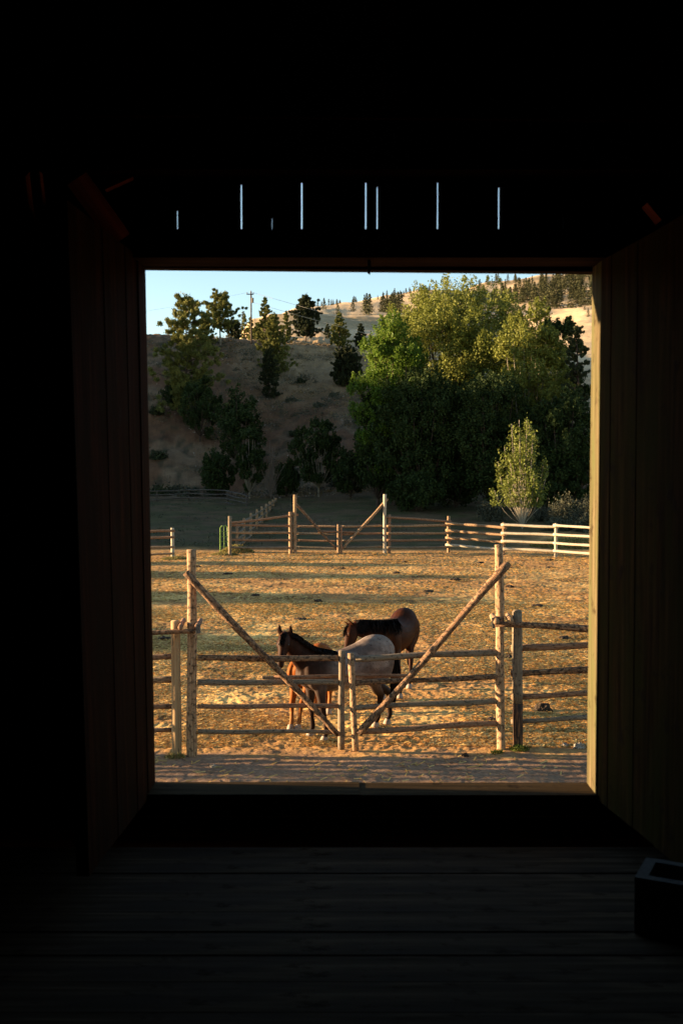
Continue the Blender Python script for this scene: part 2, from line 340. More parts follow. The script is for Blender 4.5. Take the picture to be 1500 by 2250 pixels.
# ------------------------------------------------------------ leaf clouds and trees
RN = np.random.default_rng(7)
def leaf_arr(pts, size, asp=.5, dirs=None, rnd=1., rng=RN, flat=None):
    n = len(pts); a = rng.normal(size=(n, 3)); 
    if dirs is not None: a = dirs+a*rnd*.5
    a /= np.linalg.norm(a, axis=1)[:, None]+1e-9
    b_ = rng.normal(size=(n, 3))
    if flat is not None: b_[:, 2] *= flat; 
    b_ -= (b_*a).sum(1)[:, None]*a; b_ /= np.linalg.norm(b_, axis=1)[:, None]+1e-9
    s = (size*rng.uniform(.6, 1.35, n))[:, None] if np.isscalar(size) else size[:, None]
    A = a*s; B = b_*s*asp
    return np.stack([pts-A, pts-B*.9, pts+A, pts+B], 1).reshape(-1, 3)
def leaf_obj(name, V, mat, parent=None, origin=None):
    me = np_mesh(name, V, np.arange(len(V)).reshape(-1, 4)); return link(name, me, mat, parent, origin)
def bez(a, b, c, n):
    t = np.linspace(0, 1, n)[:, None]; return (1-t)**2*a+2*t*(1-t)*b+t*t*c
def limb(mb, pts, r0, r1, seed, n=6):
    rn = random.Random(seed); rings = []
    for i, p in enumerate(pts):
        p = Vector(p); q = Vector(pts[min(i+1, len(pts)-1)])-Vector(pts[max(i-1, 0)]); q.normalize()
        ref = Vector((1, 0, 0)) if abs(q.x) < .8 else Vector((0, 1, 0)); u = q.cross(ref).normalized(); v = u.cross(q)
        rr = r0+(r1-r0)*i/(len(pts)-1); rw = []
        for j in range(n):
            an = j/n*6.283; rw.append(len(mb.v)); mb.v.append(tuple(p+(u*math.cos(an)+v*math.sin(an))*rr*rn.uniform(.85, 1.15)))
        rings.append(rw)
    for i in range(len(rings)-1):
        for j in range(n): mb.f.append((rings[i][j], rings[i][(j+1) % n], rings[i+1][(j+1) % n], rings[i+1][j])); mb.uv += [(0, 0)]*4
    mb.f.append(tuple(rings[-1])); mb.uv += [(0, 0)]*n
def broadleaf(name, pxb, Y, py_top, width_px, leaf, label, cat='tree', group=None, nl=30000, limbs=40, size=.14, bark=BARK, base_py=None, spread=1., low=.25, plume=.55, seed=1, bare=0, trunk_r=.3, lean=0., tpow=1., upright=.5, style='billow'):
    """tree whose limbs end in upright plumes of leaves"""
    x0 = (pxb-750)/F*Y; z0 = gz(x0, Y); H = zat(py_top, Y)-z0; W = width_px/F*Y/2
    rng = np.random.default_rng(seed); root = empty(name, (x0, Y, z0), label, cat, group)
    base = np.array((x0, Y, z0)); tb = MB(); pts = []; dirs = []; sz = []
    fork = base+np.array((lean*.1*H, 0, H*low*.5))
    limb(tb, [base-(0, 0, .4), base*.5+fork*.5, fork], trunk_r, trunk_r*.75, seed)
    for k in range(limbs):
        if style == 'billow':     # rounded lobes of upright leafy sprays, set over the whole outside of the crown
            g_ = (k+.5)/limbs; cz_ = 1-1.93*g_; an = k*2.39996+rng.uniform(-.3, .3); sr = math.sqrt(max(0, 1-cz_*cz_)); inner = rng.random() < .16
            lr = W*plume*.36*rng.uniform(.72, 1.3); f_ = rng.uniform(.30, .55) if inner else rng.uniform(.84, 1.0)
            lobe = 1+.10*math.sin(an*3+seed)+.06*math.sin(an*5+seed*2)
            Hc = H*(1-low*.25)*.5; ctr = base+np.array((lean*H*.5, 0, H-Hc))
            tip = ctr+np.array((math.cos(an)*sr*(W-lr*.75)*lobe, math.sin(an)*sr*(W-lr*.75)*.9, cz_*(Hc-lr*.5)*(.92+.08*math.sin(an*2+seed))))*f_
            mid = fork*.5+tip*.5; mid[:2] = fork[:2]*.3+tip[:2]*.7
            limb(tb, bez(fork, mid, tip, 8), trunk_r*.30, .03, seed*100+k, 5)
            m = int(nl/limbs*(.7+.6*rng.random())); ns = 20
            sp = rng.normal(size=(ns, 3)); sp /= np.linalg.norm(sp, axis=1)[:, None]; sp *= (rng.uniform(.25, 1, ns)**.4)[:, None]; si = rng.integers(0, ns, m)
            up_ = rng.uniform(-.5, 1, m)[:, None]; grow = sp*.5+np.array((0, 0, .8))
            wd_ = (.17*(1.15-np.clip(up_, 0, 1)))
            q = tip+sp[si]*lr*np.array((1, 1, .85))+grow[si]*up_*lr*.5+rng.normal(size=(m, 3))*lr*wd_
            q = q[q[:, 2] > z0+bare*H]; pts.append(q); continue
        # limb tips spread evenly under an uneven dome
        g_ = (k+.5)/limbs; rr = math.sqrt(g_); an = k*2.39996+rng.uniform(-.35, .35)
        top = (max(0., 1-(rr*.97)**2.6))**.5
        top = (.30 + .70*top)*rng.uniform(.80, 1.0) if k > 2 else rng.uniform(.95, 1)
        if k > limbs*.45 and rng.random() < .5: top *= rng.uniform(.45, .9)
        lobe = 1+.14*math.sin(an*3+seed)+.08*math.sin(an*5+seed*2)
        pr = W*plume*.34
        tip = base+np.array((math.cos(an)*rr*(W-pr*.5)*lobe*spread+lean*H*top, math.sin(an)*rr*(W-pr*.5)*lobe*.85, H*max(top, low+.15)))
        mid = fork*.4+tip*.6; mid[:2] = fork[:2]*.22+tip[:2]*.78; mid[2] = fork[2]+(tip[2]-fork[2])*.30
        cv = bez(fork, mid, tip, 9)
        limb(tb, cv, trunk_r*.30, .03, seed*100+k, 5)
        m = int(nl/limbs*(.75+.5*rng.random())); ns = 34; ts = rng.uniform(.18, 1, ns)**.62
        sp = rng.normal(size=(ns, 3)); sp /= np.linalg.norm(sp, axis=1)[:, None]; sp *= (rng.uniform(.2, 1, ns)**.5)[:, None]; sp[:, 2] *= .6
        si = rng.integers(0, ns, m); t2 = np.clip(ts[si]+rng.normal(size=m)*.02, .05, 1.03)
        c2 = (1-t2)[:, None]**2*fork+2*(t2*(1-t2))[:, None]*mid+(t2**2)[:, None]*tip
        rad2 = (pr*(.35+.85*np.sin(np.clip(t2, 0, 1)*math.pi*.9)**.8)*rng.uniform(.8, 1.25))[:, None]
        q = c2+sp[si]*rad2+rng.normal(size=(m, 3))*rad2*np.array((.20, .20, .34))
        q = q[q[:, 2] > z0+bare*H]
        pts.append(q)
    V = leaf_arr(np.concatenate(pts), size, .55, np.array((0, 0, 1.))*upright*np.ones((sum(len(p) for p in pts), 1)), 1.6, rng)
    tb.build('trunk', bark, root); leaf_obj('crown', V, leaf, root); return root
def pine(name, pxb, Y, py_top, width_px, label, leaf=LEAF_PINE, seed=1, group=None, dense=1., ragged=.35, start=.12, size=.17, base_py=None, shape=.75, cat='pine tree', xoff=0, bark=BARK, n_br=None):
    x0 = (pxb-750)/F*Y; z0 = gz(x0, Y); H = zat(py_top, Y)-z0; W = width_px/F*Y/2
    rng = np.random.default_rng(seed+500); root = empty(name, (x0, Y, z0), label, cat, group)
    base = np.array((x0, Y, z0)); tb = MB(); topp = base+np.array((xoff*H, 0, H))
    limb(tb, [base-(0, 0, .3), base*.6+topp*.4+np.array((.03*H*math.sin(seed), 0, 0)), topp], .028*H*.6+.05, .02, seed, 6)
    nb = n_br or int(34*dense); P_ = []; D_ = []
    for k in range(nb):
        f = start+(1-start)*(k+rng.uniform(0, 1))/nb; f = min(f, .985)
        an = k*2.4+rng.uniform(-.5, .5); L_ = W*((1-f)/(1-start))**shape*rng.uniform(1-ragged, 1+ragged*.5)+W*.06
        if f < .25+start: L_ *= .55+.45*rng.uniform(0, 1)
        o_ = base*(1-f)+topp*f; rise = rng.uniform(.1, .5)*L_
        tip = o_+np.array((math.cos(an)*L_, math.sin(an)*L_, rise)); mid = (o_+tip)/2-np.array((0, 0, .12*L_))
        limb(tb, bez(o_, mid, tip, 5), .012*H*.4+.015, .01, seed*77+k, 4)
        m = int((110+850*L_/W)*dense); t_ = rng.uniform(.18, 1.02, m)**.75
        # clumps of needles on twigs along the branch
        nc = max(4, int(9*L_/W+3)); ct = np.linspace(.3, 1, nc); co = rng.normal(size=(nc, 3))*L_*np.array((.17, .17, .10)); ci = rng.integers(0, nc, m)
        tt = ct[ci]; q = (1-tt)[:, None]**2*o_+2*(tt*(1-tt))[:, None]*mid+(tt**2)[:, None]*tip+co[ci]
        q = q+rng.normal(size=(m, 3))*np.array((.085, .085, .075))*max(.35*W, .5)
        P_.append(q); dv = tip-o_; dv = dv/np.linalg.norm(dv)+np.array((0, 0, .9)); D_.append(np.repeat(dv[None], m, 0))
    m = int(120*dense); P_.append(topp+rng.normal(size=(m, 3))*np.array((.05, .05, .09))*W-np.array((0, 0, .02*H))); D_.append(np.repeat(np.array([[0, 0, 1.]]), m, 0))
    V = leaf_arr(np.concatenate(P_), size*.72, .30, np.concatenate(D_), 1.0, rng)
    tb.build('trunk', bark, root); leaf_obj('crown', V, leaf, root); return root
def shrub(name, pxb, Y, py_top, width_px, label, leaf=LEAF_SAGE, seed=1, nl=2500, size=.10, cat='shrub', group=None, stems=True):
    x0 = (pxb-750)/F*Y; z0 = gz(x0, Y); H = max(.3, zat(py_top, Y)-z0); W = width_px/F*Y/2
    rng = np.random.default_rng(seed+900); base = np.array((x0, Y, z0)); root = empty(name, base, label, cat, group)
    nc = 22; cc = rng.normal(size=(nc, 3)); cc /= np.linalg.norm(cc, axis=1)[:, None]; cc[:, 2] = np.abs(cc[:, 2]); cc *= rng.uniform(.35, .95, nc)[:, None]
    cc = cc*np.array((W, W*.8, H*.85))+base; ci = rng.integers(0, nc, nl)
    q = cc[ci]+rng.normal(size=(nl, 3))*np.array((W*.17, W*.17, H*.15)); q[:, 2] = np.maximum(q[:, 2], z0+.02)
    if stems:
        tb = MB()
        for k in range(10): limb(tb, bez(base-(0, 0, .1), base+(cc[k]-base)*np.array((.3, .3, .7)), cc[k], 5), .035, .012, seed*5+k, 4)
        tb.build('stems', BARK, root)
    leaf_obj('foliage', leaf_arr(q, size, .45, np.array([[0, 0, .8]])*np.ones((nl, 1)), 1.5, rng), leaf, root); return root

# big cottonwood grove behind the corral
broadleaf('cottonwood_tree', 1000, 104, 612, 400, LEAF_OLIVE, 'tallest and broadest olive green cottonwood in the middle of the grove', nl=210000, limbs=110, size=.115, seed=3, low=.12, plume=.60, trunk_r=.5, tpow=.8, group='cottonwoods behind the corral')
broadleaf('cottonwood_tree', 866, 92, 680, 185, LEAF_BRIGHT, 'bright green cottonwood at the left end of the grove with a pale trunk', nl=75000, limbs=44, size=.105, seed=5, low=.12, plume=.8, trunk_r=.3, tpow=.7, group='cottonwoods behind the corral')
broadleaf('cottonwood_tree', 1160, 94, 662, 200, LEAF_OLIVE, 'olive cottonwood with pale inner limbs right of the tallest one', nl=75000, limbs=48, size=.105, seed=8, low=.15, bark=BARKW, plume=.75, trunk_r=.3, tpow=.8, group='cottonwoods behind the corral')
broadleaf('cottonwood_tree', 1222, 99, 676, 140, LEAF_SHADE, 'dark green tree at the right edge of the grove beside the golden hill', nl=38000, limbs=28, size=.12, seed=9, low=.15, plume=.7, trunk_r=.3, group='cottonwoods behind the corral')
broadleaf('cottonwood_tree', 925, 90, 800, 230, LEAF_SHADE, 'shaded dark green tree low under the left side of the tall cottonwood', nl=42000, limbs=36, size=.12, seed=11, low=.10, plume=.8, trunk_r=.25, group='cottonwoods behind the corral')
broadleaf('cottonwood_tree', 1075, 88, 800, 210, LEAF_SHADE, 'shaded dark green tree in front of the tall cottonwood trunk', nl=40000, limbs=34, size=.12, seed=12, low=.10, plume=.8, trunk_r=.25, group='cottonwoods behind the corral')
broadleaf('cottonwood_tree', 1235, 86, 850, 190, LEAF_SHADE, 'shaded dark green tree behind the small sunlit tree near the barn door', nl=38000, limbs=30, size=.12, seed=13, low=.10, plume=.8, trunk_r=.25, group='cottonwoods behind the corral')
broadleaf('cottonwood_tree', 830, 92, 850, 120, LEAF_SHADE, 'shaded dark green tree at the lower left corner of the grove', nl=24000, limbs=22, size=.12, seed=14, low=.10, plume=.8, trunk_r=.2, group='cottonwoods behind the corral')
pine('conifer_tree', 1262, 90, 715, 75, 'dark conifer with ragged branches reaching out at the right end of the grove', LEAF_DARKPINE, 21, dense=1.6, ragged=.5, start=.2, shape=.4, cat='conifer')
for i, (x_, y_, h_) in enumerate([(-40, 38.0, 4.35), (-44, 46.2, 4.95), (-36, 28.8, 3.7), (-46, 52, 5.45)]):
    broadleaf('cottonwood_tree', 750+F*x_/y_, y_, 1040-(h_-CH)/y_*F, (6.0, 4.5, 5.0, 3)[i]/y_*F, LEAF_OLIVE, ['tree left of the corral casting the broad shadow across its middle left', 'tree left of the corral casting the higher shadow band', 'small tree left of the corral casting the nearest shadow patch', 'tree left of the corral casting the thin far shadow streaks'][i], nl=14000, limbs=22, size=.16, seed=90+i, low=.3, plume=.9, trunk_r=.12, group='trees left of the corral')
# small sunlit tree
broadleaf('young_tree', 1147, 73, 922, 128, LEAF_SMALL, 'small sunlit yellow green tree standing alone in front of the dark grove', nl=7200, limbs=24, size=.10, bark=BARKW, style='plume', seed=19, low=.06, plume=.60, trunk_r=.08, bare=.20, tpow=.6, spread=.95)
# willows in the shade at the foot of the slope
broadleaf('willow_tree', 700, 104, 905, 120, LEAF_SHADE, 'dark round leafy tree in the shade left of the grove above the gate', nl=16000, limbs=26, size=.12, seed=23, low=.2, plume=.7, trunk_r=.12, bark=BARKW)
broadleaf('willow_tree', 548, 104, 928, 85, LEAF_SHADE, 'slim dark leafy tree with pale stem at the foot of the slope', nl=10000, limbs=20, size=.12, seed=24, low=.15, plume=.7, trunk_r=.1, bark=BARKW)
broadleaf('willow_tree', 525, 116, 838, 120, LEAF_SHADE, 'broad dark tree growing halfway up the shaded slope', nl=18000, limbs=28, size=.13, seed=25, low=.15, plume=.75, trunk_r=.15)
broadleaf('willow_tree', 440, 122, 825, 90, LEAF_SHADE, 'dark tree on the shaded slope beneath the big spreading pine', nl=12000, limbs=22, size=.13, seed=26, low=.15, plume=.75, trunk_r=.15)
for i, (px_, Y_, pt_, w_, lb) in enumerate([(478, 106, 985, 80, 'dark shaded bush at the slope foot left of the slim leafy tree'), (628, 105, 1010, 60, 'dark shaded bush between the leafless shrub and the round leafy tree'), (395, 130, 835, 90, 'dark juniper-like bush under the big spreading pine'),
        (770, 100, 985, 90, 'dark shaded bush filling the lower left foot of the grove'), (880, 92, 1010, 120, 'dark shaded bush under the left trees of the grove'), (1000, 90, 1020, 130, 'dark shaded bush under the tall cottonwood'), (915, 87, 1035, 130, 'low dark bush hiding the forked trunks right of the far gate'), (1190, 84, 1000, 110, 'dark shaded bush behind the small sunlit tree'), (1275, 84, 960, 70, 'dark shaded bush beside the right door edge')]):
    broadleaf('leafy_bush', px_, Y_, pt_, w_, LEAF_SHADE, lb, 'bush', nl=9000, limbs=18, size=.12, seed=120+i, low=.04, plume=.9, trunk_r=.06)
# bare twiggy shrub
def twigs(pxb, Y, py_top, wpx, label, seed, mat=BARKW, n=70, r=.02):
    x0 = (pxb-750)/F*Y; z0 = gz(x0, Y); H = zat(py_top, Y)-z0; W = wpx/F*Y/2; rng = np.random.default_rng(seed); b0 = np.array((x0, Y, z0)); tb = MB()
    for k in range(n):
        an = rng.uniform(0, 6.28); rr = rng.uniform(0, 1)**.7; tip = b0+np.array((math.cos(an)*rr*W, math.sin(an)*rr*W, H*(1-.5*rr)*rng.uniform(.6, 1)))
        limb(tb, bez(b0, b0+(tip-b0)*np.array((.3, .3, .55)), tip, 6), r, r*.4, seed+k, 4)
    o = tb.build('bare_shrub', mat, origin=tuple(b0)); tag(o, label, 'shrub'); return o
twigs(595, 104, 958, 70, 'leafless grey brown shrub between two dark trees at the foot of the slope', 31, plain('twig_grey', (.16, .12, .09), .9))
twigs(1147, 72.5, 1015, 85, 'pale bare lower twigs around the trunk of the small sunlit tree', 32, plain('twig_pale', (.34, .29, .21), .9), 80, .02)  # twig colour raised above the bark to stand in for sunlight
# pines on the terrace rim
pine('pine_tree', 412, 127, 655, 165, 'big spreading pine with sunlit top at the left end of the rim', LEAF_PINE, 41, dense=2.6, ragged=.55, start=.08, shape=.42, size=.2, n_br=60)
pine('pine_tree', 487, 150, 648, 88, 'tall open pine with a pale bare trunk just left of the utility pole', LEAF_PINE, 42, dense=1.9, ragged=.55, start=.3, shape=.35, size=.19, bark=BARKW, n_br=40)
pine('pine_tree', 583, 152, 655, 48, 'slender pine with sunlit pointed top just right of the utility pole', LEAF_PINE, 43, dense=1.5, start=.05, size=.18)
pine('pine_tree', 603, 143, 692, 78, 'bushy pine on the rim whose lower half drops into shade', LEAF_PINE, 44, dense=2.2, start=.02, size=.18)
pine('pine_tree', 630, 165, 685, 34, 'small pine behind the bushy rim pine', LEAF_PINE, 45, dense=1., start=.05, size=.18)
pine('pine_tree', 672, 172, 652, 74, 'dark full pine standing by itself on the golden terrace', LEAF_DARKPINE, 46, dense=2.0, ragged=.4, start=.1, shape=.5, size=.2)
pine('pine_tree', 745, 160, 690, 52, 'yellow green pine on the terrace between the lone pine and the grove', LEAF_PINE, 47, dense=1.6, start=.05, size=.18)
pine('pine_tree', 792, 165, 712, 32, 'dark narrow pine next to the left edge of the grove', LEAF_DARKPINE, 48, dense=1.2, start=.05, size=.18)
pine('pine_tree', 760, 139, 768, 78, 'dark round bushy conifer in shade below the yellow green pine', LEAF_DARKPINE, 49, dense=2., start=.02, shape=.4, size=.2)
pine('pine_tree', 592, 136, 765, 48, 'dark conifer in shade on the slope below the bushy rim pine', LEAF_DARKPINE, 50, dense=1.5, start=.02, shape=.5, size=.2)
pine('pine_tree', 538, 178, 690, 20, 'tiny pine just left of the utility pole foot', LEAF_PINE, 51, dense=.6, start=.05, size=.2)
pine('pine_tree', 551, 175, 698, 26, 'small yellowish pine right behind the utility pole', LEAF_PINE, 52, dense=.7, start=.05, size=.2)
pine('pine_tree', 568, 166, 712, 30, 'low bushy pine between utility pole and slender pine', LEAF_PINE, 53, dense=.9, start=.02, shape=.5, size=.2)
pine('pine_tree', 515, 160, 706, 44, 'low dark pine at the foot of the tall open pine', LEAF_DARKPINE, 54, dense=1.2, start=.02, shape=.5, size=.2)
pine('pine_tree', 450, 150, 700, 50, 'low sunlit pine between the spreading pine and the tall open pine', LEAF_PINE, 55, dense=1.3, start=.02, shape=.5, size=.2)
pine('pine_tree', 720, 190, 712, 20, 'tiny pine right of the lone dark pine', LEAF_DARKPINE, 56, dense=.5, start=.02, size=.2)
# sage and brush on the shaded slope and along the creek
sg = [(350, 108, 1050, 60), (415, 107, 1045, 55), (470, 107, 1040, 60), (345, 118, 965, 50), (390, 112, 1010, 40), (635, 115, 1000, 40), (780, 108, 1010, 55), (790, 112, 985, 40), (740, 108, 1050, 50),
      (650, 125, 950, 30), (700, 132, 885, 30), (640, 135, 875, 26), (345, 128, 880, 40), (790, 126, 905, 36), (735, 136, 855, 26), (660, 141, 820, 22)]
SGL = ['brush at the slope foot at the left edge, right behind the dark old fence', 'brush at the slope foot between the left edge and the slim leafy tree', 'brush at the slope foot just left of the slim leafy tree', 'brush a third of the way up the slope at the left edge', 'small brush low on the slope above the dark old fence', 'brush between the leafless shrub and the dark round leafy tree', 'brush at the foot of the slope under the left edge of the grove', 'small brush beside the grove a little above the slope foot', 'brush at the right foot of the dark round leafy tree',
       'low brush on the slope above the leafless shrub', 'small brush directly above the dark round leafy tree', 'small brush right of the broad dark tree halfway up the slope', 'brush high on the slope at the left edge beneath the rim', 'brush touching the left edge of the grove halfway up the slope', 'small brush below the dark round bushy conifer', 'tiny brush just under the rim below the lone dark pine']
for i, (px_, Y_, pt_, w_) in enumerate(sg):
    x_ = (px_-750)/F*Y_; zz = gz(x_, Y_); pyb = 1040-(zz-CH)/Y_*F
    shrub('sage_bush', px_, Y_, pyb-w_*.5, w_, SGL[i], LEAF_SAGE if i % 3 else LEAF_DARKPINE, i, 900, .14, 'shrub', 'brush on the shaded slope', False)
for i, (px_, Y_, h_, w_) in enumerate([(1078, 80, 52, 60), (1240, 78, 72, 80), (1285, 80, 60, 70), (1225, 71, 34, 60), (1290, 70, 44, 60), (1190, 80, 40, 60)]):
    x_ = (px_-750)/F*Y_; zz = gz(x_, Y_); pyb = 1040-(zz-CH)/Y_*F
    shrub('sage_bush', px_, Y_, pyb-h_, w_, ['sagebrush just left of the small sunlit tree', 'tall grey green sagebrush right of the small sunlit tree', 'sagebrush next to the right door edge behind taller grey brush', 'low sagebrush in front of the tall grey one, right of the sunlit tree', 'nearest low sagebrush beside the right door edge above the fence', 'sagebrush directly behind the right side of the small sunlit tree'][i], LEAF_SAGE, 60+i, 2600, .085, 'shrub', 'sagebrush by the sunlit tree', False)

# far conifers: three small meshes, copied
def mini(seed, bushy=0):
    rng = np.random.default_rng(seed); n = 420; f = rng.uniform(.0, 1, n)**1.25; an = rng.uniform(0, 6.28, n)
    rr = (1-f)**(.8-.3*bushy)*.24*rng.uniform(.25, 1.05, n)*(1+.35*np.sin(f*38+seed)); q = np.stack([np.cos(an)*rr, np.sin(an)*rr, .04+f*.95], 1)
    V = leaf_arr(q, .040, .55, np.array([[0, 0, -.2]])*np.ones((n, 1)), 2, rng); tb = np.array([(-.012, -.012, -.08), (.012, -.012, -.08), (.0, 0, .9), (0, 0, .9)])
    return np_mesh('far_conifer', np.concatenate([V, tb]), np.arange(len(V)+4).reshape(-1, 4))
minis = [mini(1), mini(2), mini(3, 1)]
FARM = leafm('needle_far', (0.033, 0.0352, 0.0187), (0.0528, 0.0528, 0.0242), (0.088, 0.0792, 0.033), .05, .9)
for m_ in minis: m_.materials.append(FARM)
rng = np.random.default_rng(77); rp = random.Random(5)
def farcon(px_, Y_, h, label, group, i):
    x_ = (px_-750)/F*Y_; z_ = float(ground_z(np.array([x_]), np.array([Y_]))[0]); o = bpy.data.objects.new('far_conifer', minis[i % 3]); COL.objects.link(o)
    o.location = (x_, Y_, z_-.2); o.rotation_euler = (0, 0, rp.random()*6.28); s_ = h*rp.uniform(.9, 1.25); o.scale = (s_, s_, h); tag(o, label, 'conifer', group)
cnt = 0
for i in range(44):   # skyline ridge
    p_ = rp.uniform(690, 945); Yr = np.interp(p_, [690, 770, 860, 945], [700, 712, 735, 762])+rp.uniform(-25, 12)
    farcon(p_, Yr, rp.uniform(2.2, 5.2), 'small dark conifer on the skyline ridge above the golden slope, left of the grove', 'conifers along the skyline ridge', i)
for i in range(165):  # forest, right
    p_ = 1045+300*rp.random()**.6; f_ = rp.random(); ylo = np.interp(p_, [1045, 1200, 1345], [700, 600, 540]); yhi = np.interp(p_, [1045, 1150, 1220, 1260, 1345], [790, 780, 820, 930, 960])
    farcon(p_, ylo+(yhi-ylo)*f_, rp.uniform(8, 13), 'dark conifer in the dense forest on the far hillside at the right', 'conifers of the far hillside forest', i)
for i in range(12):
    farcon(rp.uniform(1238, 1345), rp.uniform(990, 1003), rp.uniform(7, 13), 'tiny conifer on the crest of the far golden hill at the right', 'conifers on the far crest', i)
for i in range(9):
    farcon(rp.uniform(1060, 1130), rp.uniform(880, 940), rp.uniform(6, 10), 'small conifer on the far golden slope above the grove', 'conifers above the grove', i)
for i in range(20):
    farcon(rp.uniform(800, 885), rp.uniform(515, 600), rp.uniform(7, 12), 'dark conifer in the fold of the golden hillside just left of the grove', 'conifers in the hillside fold', i)
for p_, Y_, h_, lb in [(712, 560, 7, 'lone small conifer on the golden slope above the lone dark pine'), (742, 520, 6, 'lone bushy conifer on the open golden slope under the ridge'), (775, 560, 7, 'small conifer below the skyline ridge at its middle'), (1288, 400, 3.4, 'lone round bush on the golden hill beside the right door'),
                       (536, 420, 9, 'small grey green conifer peeking over the terrace left of the utility pole'), (1280, 430, 2, 'tiny bush high on the golden hill at the right'), (660, 540, 5, 'small conifer on the golden slope behind the lone dark pine')]:
    farcon(p_, Y_, h_, lb, None, 2)

# ------------------------------------------------------------ utility pole and wires
pY = 153; px0 = (553-750)/F*pY; z0 = gz(px0, pY); zt = zat(641, pY)
pole = empty('utility_pole', (px0, pY, z0), 'slim wooden utility pole with short crossarm on the rim of the slope', 'utility pole')
MB().log((px0, pY, z0-.5), (px0, pY, zt), .13, .10, 3, 8, .002).build('pole', POLE, pole)
mb = MB(); mb.beam((px0-.62, pY-.12, zt-.38), (px0+.4, pY-.12, zt-.38), .12, .12); mb.build('crossarm', POLE, pole)
for dx in (-.55, .32, 0): MB().log((px0+dx, pY-.12, zt-.32+(.25 if dx == 0 else 0)), (px0+dx, pY-.12, zt-.1+(.25 if dx == 0 else 0)), .07, .05, 4, 6).build('insulator', WIRE, pole)
MB().log((px0+.22, pY-.1, zt-1.6), (px0+.22, pY-.1, zt-.9), .16, .16, 5, 8).build('transformer', WIRE, pole)
def cable(a, b, sag, r, label):
    mb = MB(); a = np.array(a); b_ = np.array(b); n = 24; pts = [a+(b_-a)*k/n-np.array((0, 0, sag*4*(k/n)*(1-k/n))) for k in range(n+1)]
    limb(mb, pts, r, r, 3, 5); o = mb.build('power_line', LINE, origin=tuple(a)); tag(o, label, 'wire')
top = (px0+.32, pY-.12, zt-.15)
cable(top, tuple(P(1500, 868, 138)), .8, .020, 'upper overhead wire running right from the utility pole')
cable((px0+.1, pY-.1, zt-1.5), tuple(P(1500, 886, 138)), .8, .020, 'lower overhead wire running right from the utility pole')
cable((px0-.55, pY-.12, zt-.15), tuple(P(100, 715, 150)), .3, .012, 'thin overhead wire running left from the utility pole')

# ------------------------------------------------------------ fences and gates
def LG(parent, name, a, b, r0, r1, mat, seed, n=10, bend=.012, lump=.08, tilt=0):
    mb = MB(); mb.log(a, b, r0, r1, seed, n, bend, lump=lump, tilt=tilt); return mb.build(name, mat, parent, smooth=True)
def down(p, d=.35): return Vector((p.x, p.y, p.z-d))
K = 1/F
# --- near double gate
gl0 = G(422, 1660); gr0 = G(1102, 1648); gs0 = G(749, 1651); gs1 = G(781, 1653)
Yl, Yr, Ys0, Ys1 = gl0.y, gr0.y, gs0.y, gs1.y
gate = empty('pole_gate', gl0, 'left leaf of the near rustic pole gate with tall thick hinge post', 'gate', 'leaves of the near gate')
LG(gate, 'hinge_post', down(gl0), P(421, 1208, Yl), 11.5*Yl*K, 10.5*Yl*K, LOG, 1, 14, .004, .05)
LG(gate, 'stile', gs0+Vector((0, 0, .03)), P(751, 1430, Ys0), 7*Ys0*K, 7*Ys0*K, LOGG, 2, 10, .006)
for i, (ya, yb, r, m) in enumerate([(1445, 1446, 7.2, LOGB), (1499, 1499, 6.2, LOGG), (1552, 1551, 5.6, LOGR), (1607, 1609, 5.3, LOGG)]):
    LG(gate, 'rail', P(434, ya, Yl), P(743, yb, Ys0), r*Yl*K, r*.92*Yl*K, m, 10+i)
LG(gate, 'brace', P(408, 1258, Yl-.16), P(740, 1612, Ys0-.12), 8.2*Yl*K, 7*Yl*K, LOGB, 21, 10, .010, .09, .8)
gate = empty('pole_gate', gr0, 'right leaf of the near rustic pole gate with tall sunlit hinge post', 'gate', 'leaves of the near gate')
LG(gate, 'hinge_post', down(gr0), P(1095, 1197, Yr), 10.5*Yr*K, 8.8*Yr*K, LOG, 31, 14, .006, .07)
LG(gate, 'stile', gs1+Vector((0, 0, .03)), P(770, 1435, Ys1), 7.2*Ys1*K, 6.8*Ys1*K, LOG, 32, 10, .006)
for i, (ya, yb, r, m) in enumerate([(1448, 1433, 7.0, LOGG), (1501, 1486, 6.2, LOGB), (1555, 1540, 6.3, LOGG), (1608, 1589, 6.3, LOGR)]):
    LG(gate, 'rail', P(780, ya, Ys1), P(1093, yb, Yr), r*.95*Yr*K, r*Yr*K, m, 40+i)
LG(gate, 'brace', P(788, 1612, Ys1-.12), P(1112, 1242, Yr-.16), 7.6*Yr*K, 8.4*Yr*K, LOGB, 51, 10, .010, .09, .9)
lp = empty('latch_pole', P(600, 1490, 15.95), 'loose reddish pole laid across both near gate leaves at mid height', 'pole')
LG(lp, 'pole', P(602, 1489, 15.92), P(905, 1484, 16.12), 4.4*16*K, 4.0*16*K, LOGR, 55)
mb = MB(); mb.beam(P(576, 1489, 15.88), P(604, 1490, 15.92), .03, .045, (0, 0, 1)); mb.build('end_board', LOGG, lp)
